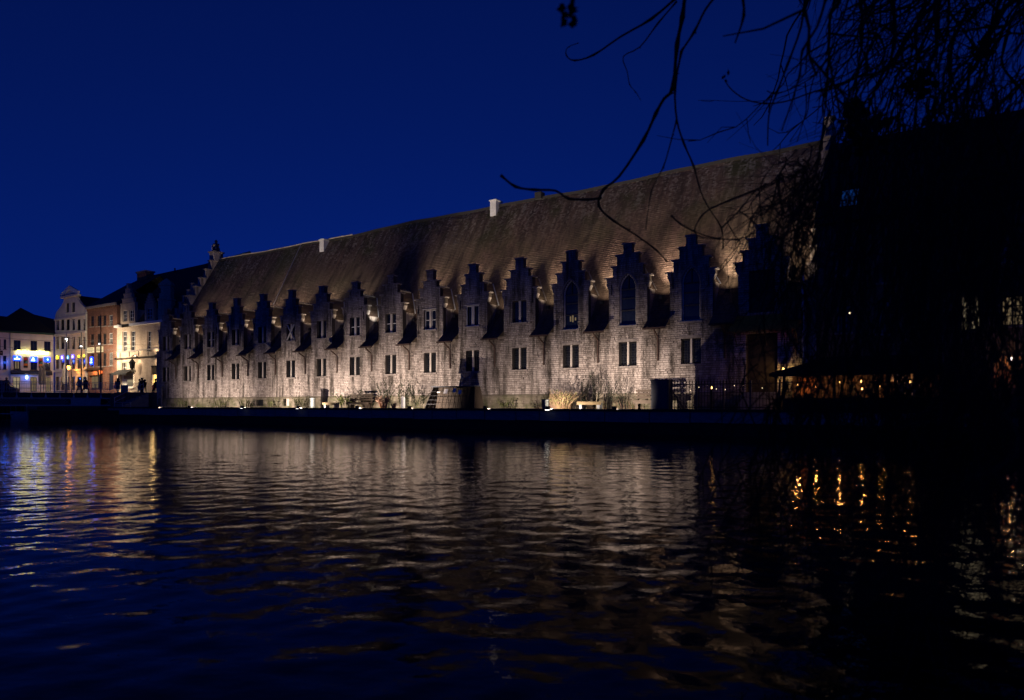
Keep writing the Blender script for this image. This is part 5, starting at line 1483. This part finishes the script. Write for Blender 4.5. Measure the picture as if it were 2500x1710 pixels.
for q in range(4): MB().box(DOOR[0]-.2, DOOR[1]+.2, -.12-.3*(4-q), -.12-.3*(3-q), GZ, GZ+.25*(q+1)).build('tread', M['concrete'], st3)
# yellow wall lamp on the corner
wl = empty('wall_lamp', hall_to_world(0,0,0), RZ, 'yellow lit lamp on the hall wall above the black canopy', 'lamp')
u = HALL.u(1914); z = HALL.z(1914, 905)
MB().tube([(u,-.04,z+.35),(u,-.25,z+.45),(u,-.3,z+.25)], .02, 5).build('arm', M['iron'], wl); MB().lathe([(.03,-.08),(.07,-.05),(.08,.08),(.03,.16)], (u,-.3,z), 8).build('lamp_glass', E['bulb'], wl)
MB().lathe([(.12,.17),(.03,.26)], (u,-.3,z), 8).build('shade', M['iron'], wl)
lamp('POINT', 'wall_lamp_light', (u, -.42, z), 34, (1., .62, .20), wl, radius=.05)

# ================================================================== black terrace pavilion with warm lamps
pv = prom('terrace_pavilion', 1930, -2.0, 'black canvas terrace pavilion with warm lamps inside', 'pavilion')
L = 7.4; zE, zR = ph(1930, 912, -2.9), ph(2060, 872, -2.0)
m = MB(); m.add([(-.75,-1.5,zE),(L,-1.5,zE),(L,1.0,zE),(-.75,1.0,zE),(1.8,-.2,zR),(L-1.5,-.2,zR),(-.75,-1.5,zE-.18),(L,-1.5,zE-.18)], [(0,1,5,4),(1,2,5),(2,3,4,5),(3,0,4),(6,7,1,0)])
m.build('canopy', M['blackcanvas'], pv)
for x in (-.05, 2.3, 4.6, 7.0): MB().box(x-.06, x+.06, -1.42, -1.3, 0, zE).build('post', M['iron'], pv)
MB().box(-.05, L-.1, -1.46, -1.32, .0, .62).build('low_panel', M['darkwood'], pv)
for q in range(9): MB().box(.1+q*.78, .14+q*.78, -1.49, -1.465, .05, .6).build('panel_batten', M['iron'], pv)
MB().box(-.05, L-.1, .7, .8, 0, zE-.1).build('back_screen', M['darkbrick'], pv)
lat = MB()
for q in range(8): lat.bar((.35+q*.11, .62, .8), (.35+q*.11, .62, 1.75), .016)
for q in range(6): lat.bar((.3, .60, .85+q*.17), (1.2, .60, .85+q*.17), .016)
tag(lat.build('lattice_window', M['iron'], pv), kind='stuff')
MB().box(.3, 1.2, .66, .69, .8, 1.75).build('warm_panel', M['orangebrick'], pv)
BULB = MB().lathe([(.012,-.045),(.042,-.01),(.03,.035),(.012,.06)], n=8).mesh('bulb', E['bulb'])
CAPM = MB().lathe([(.02,.06),(.10,.03),(.11,.045),(.03,.12)], n=8).mesh('shade', M['iron'])
for k, (x, y, w, pwr, lab) in enumerate(((1947, 940, -2.0, 14, 'pendant lamp over the little lattice window'), (1992, 945, -2.0, 10, 'pendant lamp second along the pavilion'), (2038, 943, -2.6, 8, 'low pendant lamp beside the pavilion pole'), (2050, 934, -2.2, 10, 'pendant lamp third along under the canopy'),
                                        (2103, 932, -2.2, 12, 'pendant lamp above the middle tables'), (2105, 950, -2.8, 4, 'small dim lamp below the middle pendant'), (2165, 942, -2.4, 12, 'pendant lamp near the far end of the pavilion'), (2148, 944, -2.4, 3, 'tiny white lamp beside the far pendant'), (2222, 933, -2.6, 8, 'white lamp at the pavilion end by the arched glass'))):
    t = prom('pendant_lamp', x, w, lab, 'lamp', 'warm lamps in the terrace pavilion'); z = ph(x, y, w); t.location.z = GZ+z
    inst('bulb', BULB, t, scale=(.65+.12*(k*5 % 7),)*3); inst('shade', CAPM, t, (0,0,.05)); MB().tube([(0,0,.16),(0,0,max(.2, zE-z-.02))], .008, 4).build('cord', M['iron'], t)
    lamp('POINT', 'pendant_light', (0, -.02, -.1), pwr*1.6, (1., .45, .13), t, radius=.04)
# lit arched glass niche and cream board at the far end
nb = prom('glazed_booth', 2215, -1.3, 'pale lit glazed booth with an arched top at the pavilion end', 'booth')
MB().box(-.4, .55, 0, .06, 0, 2.1).build('back', M['cafewall'], nb)
m = MB(); m.tube([(-.38,-.1,.1),(-.38,-.1,1.5)]+[(.08-.46*math.cos(a*math.pi/8), -.1, 1.5+.5*math.sin(a*math.pi/8)) for a in range(9)]+[(.54,-.1,.1)], .035, 6); m.build('arch_frame', M['sash'], nb)
for x in (-.1, .2): MB().box(x-.02, x+.02, -.12, -.08, .1, 1.95).build('glazing_bar', M['sash'], nb)
MB().box(-.34, .5, -.09, -.08, .1, 1.5).build('pane', M['glass'], nb)
sb = prom('menu_board', 2182, -2.2, 'grey-white board hanging under the pavilion edge', 'sign'); sb.location.z = GZ+ph(2182, 932, -2.2)
MB().box(-.22, .25, -.02, .02, 0, .5).build('panel', M['paper'], sb); MB().tube([(0,0,.5),(0,0,.75)], .01, 4).build('cord', M['iron'], sb)
# tables and stools on the terrace
for k, (x, w) in enumerate(((1985, -2.3), (2050, -2.6), (2110, -2.4), (2175, -2.7))):
    t = prom('terrace_table', x, w, ('round dark table nearest the lattice window', 'round dark table under the low pendant lamp', 'round dark table in the middle of the pavilion', 'round dark table by the glazed booth')[k], 'table', 'tables on the terrace')
    MB().lathe([(.36,.72),(.36,.75)], n=14).build('top', M['darkwood'], t); MB().tube([(0,0,.02),(0,0,.72)], .035, 6).build('pedestal', M['iron'], t); MB().lathe([(.22,0),(.2,.03)], n=12).build('foot', M['iron'], t)
pp = [person(0, 40, GZ, 1.0+k, lab, 'darkcloth', 'darkcloth', .12, 1.7, coat=True) for k, lab in enumerate(('dark figure at the middle of the lit terrace', 'dark figure by the far tables of the terrace'))]
for o, (x, w) in zip(pp, ((2080, -2.0), (2135, -2.5))):
    ln = Line(hall_to_world(0, w, 0).xy, HALL.d); o.location = hall_to_world(ln.u(x), w, GZ); o['group'] = 'guests on the terrace'
# planting boxes with dark shrubs along the terrace edge
for k, (x, lab) in enumerate(((1960, 'planter box with dark shrub at the pavilion corner'), (2070, 'planter box with dark shrub before the middle tables'), (2190, 'planter box with dark shrub before the glazed booth'), (2330, 'planter box with dark shrub near the orange lit wall'))):
    t = prom('planter', x, -3.7, lab, 'planter', 'planters on the terrace edge'); MB().box(-.6, .6, -.2, .2, 0, .4).build('box', M['darkwood'], t)
    mb = MB(); stems(mb, 40, .4, .5, .3, random.Random(int(x)), leaf=20, lsize=.06); o = mb.build('shrub', [M['bark'], M['leafdark']], t, loc=(0, 0, .38)); tag(o, kind='stuff')

# ================================================================== dark brick building on the right
db = empty('brick_building', hall_to_world(0,0,0), RZ, 'tall dark brick building beyond the right end of the hall', 'house')
q0, q1 = ULEN+.55, ULEN+22
wins = []
for (x0, x1, y0, y1, kind) in ((2035, 2085, 600, 670, 0), (2140, 2170, 650, 690, 0), (2040, 2078, 745, 812, 1), (2142, 2172, 735, 815, 0), (2345, 2394, 722, 806, 2), (2445, 2500, 722, 795, 3), (2280, 2320, 600, 660, 0), (2420, 2480, 600, 640, 0)):
    wins.append((HALL.u(x0), HALL.u(x1), HALL.z((x0+x1)/2, y1), HALL.z((x0+x1)/2, y0), kind))
gl_ = [(HALL.u(2425), HALL.u(2500), GZ+.6, HALL.z(2460, 925))]
mb = MB(); wall_holes(mb, q0, q1, GZ-.2, 11.6, [w[:4] for w in wins], .02, .4); mb.build('front_wall', M['darkbrick'], db)
MB().box(q0, q1, .43, 12, GZ, 11.5).build('house_body', M['darkbrick'], db)
for (a, b, c, d, kd) in wins:
    glow = {0: None, 1: None, 2: E['palewin'], 3: E['dimwin']}[kd]
    o = house_window(db, (a+b)/2, c, b-a, d-c, .15, 'frame', bars=(1, 3), glow=glow); sill(db, (a+b)/2, c, b-a, M['coping'])
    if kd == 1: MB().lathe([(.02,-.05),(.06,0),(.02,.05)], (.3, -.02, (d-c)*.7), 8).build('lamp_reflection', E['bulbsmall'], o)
m = MB(); m.add([(q0-.1,-.35,11.45),(q1,-.35,11.45),(q1,5.2,17.3),(q0-.1,5.2,17.5),(q0-.1,11,11.4),(q1,11,11.4)], [(0,1,2,3),(3,2,5,4),(0,3,4)]); m.build('roof', M['slate'], db)
MB().box(q0, q1, -.5, -.36, 11.35, 11.5).build('gutter', M['iron'], db)
# roof window, its pane given an even blue glow
def roof_pt(u, t): return (u, -.35+5.55*t-.06, 11.45+5.9*t+.06)
a, b = HALL.u(2046), HALL.u(2092)
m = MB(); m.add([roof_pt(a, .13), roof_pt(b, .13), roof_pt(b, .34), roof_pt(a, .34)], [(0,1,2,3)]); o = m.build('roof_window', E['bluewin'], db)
fr = MB(); 
for p, q in ((roof_pt(a, .13), roof_pt(b, .13)), (roof_pt(b, .13), roof_pt(b, .34)), (roof_pt(b, .34), roof_pt(a, .34)), (roof_pt(a, .34), roof_pt(a, .13))): fr.bar(p, q, .09)
fr.build('roof_window_frame', M['iron'], o)
# stepped dormer silhouette at the hall end and chimneys
MB().box(q0+.9, q0+2.0, 5.4, 6.4, 15.8, 19.4).build('chimney', M['darkbrick'], db)
for z in (17.6, 18.6): MB().box(q0+.6, q0+2.3, 5.3, 6.5, z, z+.18).build('chimney_band', M['coping'], db)
MB().box(HALL.u(2425), HALL.u(2500)+1, -.03, .015, GZ+1.1, HALL.z(2460, 868)).build('orange_brick_panel', M['orangebrick'], db)
gl = empty('globe_lamp', hall_to_world(0,0,0), RZ, 'round white globe lamp against the orange brick wall', 'lamp')
u = HALL.u(2465); z = HALL.z(2465, 877)
MB().lathe([(.01,-.10),(.075,-.07),(.10,0),(.075,.07),(.01,.10)], (u,-.35,z), 10).build('globe', E['white'], gl); MB().tube([(u,-.03,z-.25),(u,-.35,z-.2),(u,-.35,z-.1)], .02, 5).build('arm', M['iron'], gl)
lamp('POINT', 'globe_light', (u, -.35, z), 170, (1., .55, .22), gl, radius=.1)

# ================================================================== the bare tree hanging over the water
tr = empty('bare_tree', (0,0,0), 0, 'bare drooping tree whose dark twigs hang across the view', 'tree')
def limb(pts, r0, r1, name='branch', depth=6.0, dd=0., sub=3, knots=True, n=6):
    q = random.Random(int(pts[0][0]*3+pts[0][1])); P = []
    for k, (x, y) in enumerate(pts): P.append(W(x, y, depth+dd*k/max(1, len(pts)-1)+q.gauss(0, .03)))
    P = smooth_path(P, sub); N = len(P); m = MB(); rad = []
    for k in range(N):
        r = .72*(r0+(r1-r0)*k/(N-1))
        if knots and k % (sub*1) == 0 and q.random() < .6: r *= 1.5
        rad.append(r)
    m.tube(P, rad, n); 
    for k in range(2, N-2, 2):
        if knots and q.random() < .35:
            d = Vector((q.gauss(0,1), q.gauss(0,.5), q.gauss(0,1))).normalized(); m.tube([P[k], P[k]+d*r0*1.6], [rad[k]*.9, rad[k]*.3], 4)
    return m.build(name, M['bark'], tr)
def c1(*a): return [(1200+a[i]/2.565, a[i+1]/2.565) for i in range(0, len(a), 2)]
def c2(*a): return [(1740+a[i]/3.058, a[i+1]/3.058) for i in range(0, len(a), 2)]
limb(c1(1215,-60, 1195,110, 1162,280, 1135,550, 1080,620, 1030,710, 950,880, 800,1105, 700,1190, 672,1290, 760,1380, 900,1470, 1030,1565, 1100,1640), .021, .008, depth=5.2, dd=.5)
limb(c1(1190,320, 1150,540, 1160,750, 1205,900, 1265,1040, 1310,1200, 1365,1310, 1440,1430, 1450,1560), .012, .006, depth=5.3, dd=.3)
limb(c1(1160,750, 1120,900, 1075,1050, 1000,1200, 965,1440), .0085, .004, depth=5.3, dd=.2)
limb(c1(1165,-20, 1000,120, 810,230, 640,345, 520,380, 470,350, 475,300, 545,270), .015, .004, depth=6.0, dd=.4)
limb(c1(1160,10, 1040,150, 930,295, 825,355, 850,450, 865,530, 905,580, 935,630), .010, .003, depth=6.2, dd=.3)
limb(c1(1420,-40, 1340,60, 1270,200, 1190,320), .013, .011, depth=5.4, dd=-.15)
limb(c1(1570,-30, 1580,100, 1525,270), .014, .007, depth=4.4, dd=.2)
limb(c1(510,-60, 505,40, 490,100), .016, .012, depth=3.0)
limb(c1(60,1100, 150,1170, 270,1190, 400,1195, 480,1245, 600,1250, 690,1240), .012, .012, depth=4.6, dd=.4)
limb(c1(1365,1310, 1500,1250, 1700,1170, 1800,1120, 1900,1100), .009, .006, depth=5.5)
limb(c1(1365,1310, 1310,1360, 1270,1450, 1330,1490, 1430,1500), .008, .005, depth=5.5)
limb(c1(1440,1430, 1550,1320, 1640,1210, 1720,1150), .008, .005, depth=5.4); limb(c1(1550,1320, 1650,1400, 1720,1480), .007, .004, depth=5.4)
limb(c1(1125,1350, 1180,1400, 1270,1450, 1390,1490, 1550,1500, 1650,1450), .009, .005, depth=5.0)
limb(c1(1830,1340, 1800,1180, 1820,1060, 1890,1010, 1960,1060, 1980,1180, 1930,1330), .010, .008, depth=5.2)
limb(c2(2600,-140, 2250,0, 2130,160, 2020,360, 1960,500, 1800,700, 1600,900, 1400,1150), .034, .014, depth=6.5, dd=-.5)
limb(c2(690,-40, 660,200, 560,480, 480,690, 420,860, 410,1090), .013, .006, depth=5.0)
limb(c2(850,-30, 780,200, 670,380, 650,560, 570,820, 515,980), .012, .005, depth=4.2, dd=.2)
limb(c2(915,-30, 870,200, 865,450, 850,700, 820,980), .013, .007, depth=5.8)
limb(c2(1105,-40, 1120,260, 1090,480, 1050,700, 990,880), .015, .008, depth=5.6)
limb(c2(90,600, 140,670, 250,745, 400,775, 560,755, 700,705, 900,640, 1100,570, 1300,450), .006, .012, depth=5.6, dd=.6)
limb(c2(405,680, 480,700, 640,640, 760,560, 850,450, 1000,330, 1160,240, 1350,160), .006, .011, depth=5.7, dd=.4)
limb(c2(690,620, 700,760, 690,860, 630,1060), .008, .004, depth=5.5); limb(c2(760,560, 720,720, 700,860, 575,1060), .007, .004, depth=5.6)
limb(c2(1160,130, 1250,90, 1420,60, 1600,-40), .012, .014, depth=6.0); limb(c2(960,100, 1060,40, 1200,-40), .009, .011, depth=6.0); limb(c2(960,100, 930,190, 880,260), .008, .005, depth=6.0)
limb(c2(1340,-40, 1360,180, 1350,330, 1300,560, 1180,700, 1080,860), .020, .012, depth=5.0)
limb(c2(1160,250, 1230,260, 1270,330, 1280,420, 1200,560, 1080,740), .014, .008, depth=5.2)
limb(c2(1640,-40, 1550,130, 1450,270, 1390,380, 1330,560), .016, .009, depth=6.2); limb(c2(1690,-40, 1680,200, 1650,420, 1560,600, 1520,760, 1500,980), .018, .009, depth=5.6)
limb(c2(2330,-30, 2240,130, 2180,330, 2160,480, 2240,600, 2330,700), .016, .010, depth=5.8); limb(c2(1750,60, 1880,240, 1960,360, 2020,390), .010, .012, depth=6.0)
# leafy clusters left on the twigs
def cluster(x, y, Y, r, n):
    m = MB(); q = random.Random(int(x)); c = W(x, y, Y)
    for k in range(n):
        p = c+Vector((q.gauss(0,r*.4), q.gauss(0,r*.4), q.gauss(0,r*.4))); v1 = Vector((q.gauss(0,1), q.gauss(0,1), q.gauss(0,1))).normalized()*r*.8; v2 = v1.cross(Vector((q.gauss(0,1), q.gauss(0,1), q.gauss(0,1)))).normalized()*r*.3
        m.add([p, p+v1*.5+v2, p+v1, p+v1*.5-v2], [(0,1,2,3)])
    tag(m.build('withered_leaf', M['bark'], tr), kind='stuff')
cluster(1392, 38, 3.0, .06, 14); cluster(1771, 188, 5.6, .045, 9); cluster(2400, 125, 6.4, .10, 40); cluster(2245, 205, 5.6, .12, 50); cluster(2092, 272, 5.4, .11, 40); cluster(2120, 330, 5.8, .16, 50)
# the dense curtain of hanging twigs
tw = MB(); q = random.Random(17)
def strand(pts, r, twigs=.5, n=4):
    P = smooth_path(pts, 3); N = len(P)-1
    P = [p+Vector((q.gauss(0,.012), q.gauss(0,.012), q.gauss(0,.012))) for p in P]
    tw.tube(P, [r*(1-.6*k/N)*(1.45 if q.random() < .12 else 1) for k in range(N+1)], n, cap=False)
    for k in range(2, N):
        if q.random() < twigs:
            L = q.uniform(.12, .6); d0 = (P[k]-P[k-1]).normalized()
            d = (d0+Vector((q.gauss(0,.6), q.gauss(0,.3), q.gauss(-.1,.5)))).normalized()*L
            tw.tube([P[k], P[k]+d*.5+Vector((0,0,.03*q.gauss(0,1))), P[k]+d], [r*.6, r*.45, r*.25], 3, cap=False)
def fromto(x0, y0, x1, y1, Y, bow, r, twigs=.5):
    dY = q.gauss(0, .5); a, b = W(x0, y0, Y), W(x1, y1, Y+dY); mid = []
    side = Vector((-(b-a).z, 0, (b-a).x)).normalized()*bow*(b-a).length
    for k in range(6):
        t = k/5; mid.append(a.lerp(b, t)+side*4*t*(1-t)+Vector((q.gauss(0,.05), 0, q.gauss(0,.05)))*(0 < k < 5))
    strand(mid, r, twigs)
# boughs sweeping down to the left across the sky
for k in range(135):
    Y = q.uniform(4.2, 9.0); x0 = q.uniform(2040, 2760); y0 = q.uniform(-220, 60)
    ang = math.radians(q.gauss(57, 15)); L = q.uniform(250, 620)
    x1, y1 = x0-L*math.cos(ang), y0+L*math.sin(ang)
    if x1 < 1960 and q.random() < .8: continue
    fromto(x0, y0, x1, y1, Y, q.gauss(-.08, .14), q.choice((.004, .005, .006, .008, .012, .017)), .6)
for k in range(50):
    Y = q.uniform(4.5, 8.0); x0 = q.triangular(2050, 2560, 2380); y0 = q.uniform(-30, 330); ang = math.radians(q.gauss(20, 25)); L = q.uniform(90, 300)
    fromto(x0, y0, x0-L*math.cos(ang), y0+L*math.sin(ang), Y, q.gauss(-.1, .1), q.uniform(.003, .006), .4)
# hanging ends in front of the dark building and the water
for k in range(330):
    Y = q.uniform(3.4, 8.0); x0 = q.triangular(1960, 2680, 2400); y0 = q.uniform(150, 600); y1 = y0+q.uniform(250, 900)
    y1 = min(y1, HY+F*(ZC-.05)/Y); fromto(x0, y0, x0-q.gauss(70, 70), y1, Y, q.gauss(-.03, .06), q.uniform(.003, .009), .5)
for k in range(290):
    Y = q.uniform(3.0, 6.5); x0 = q.triangular(1760, 2640, 2400); y0 = q.uniform(820, 1050); y1 = min(y0+q.uniform(200, 560), HY+F*(ZC-.04)/Y)
    fromto(x0, y0, x0-q.gauss(30, 60), y1, Y, q.gauss(0, .06), q.uniform(.003, .007), .5)
for k in range(70):          # fine drooping tangle before the end of the hall
    Y = q.uniform(4.5, 7.5); x0 = q.triangular(1880, 2120, 2000); y0 = q.triangular(300, 760, 430); ang = math.radians(q.gauss(68, 22)); L = q.uniform(120, 380)
    fromto(x0, y0, x0-L*math.cos(ang), y0+L*math.sin(ang), Y, q.gauss(-.05, .1), q.uniform(.003, .007), .5)
tag(tw.build('hanging_twigs', M['bark'], tr), kind='stuff')
# trunk and boughs just outside the frame
m = MB(); base = Vector((7.6, 6.6, -.3)); m.tube(smooth_path([base, base+Vector((-.1,.0,2.2)), base+Vector((-.35,-.1,4.5)), base+Vector((-1.0,-.2,6.8)), base+Vector((-2.2,-.3,8.6))], 4), [.42-.018*k for k in range(17)], 10); m.build('trunk', M['bark'], tr)
for (dx, dy) in ((-3.6, -1.4), (-4.6, -.6), (-2.6, .9)):
    m = MB(); a = base+Vector((-.5, -.1, 5.2)); m.tube(smooth_path([a, a+Vector((dx*.4, dy*.4, 1.6)), a+Vector((dx*.75, dy*.8, 2.0)), a+Vector((dx, dy, 1.4))], 4), [.14-.008*k for k in range(13)], 8); m.build('bough', M['bark'], tr)
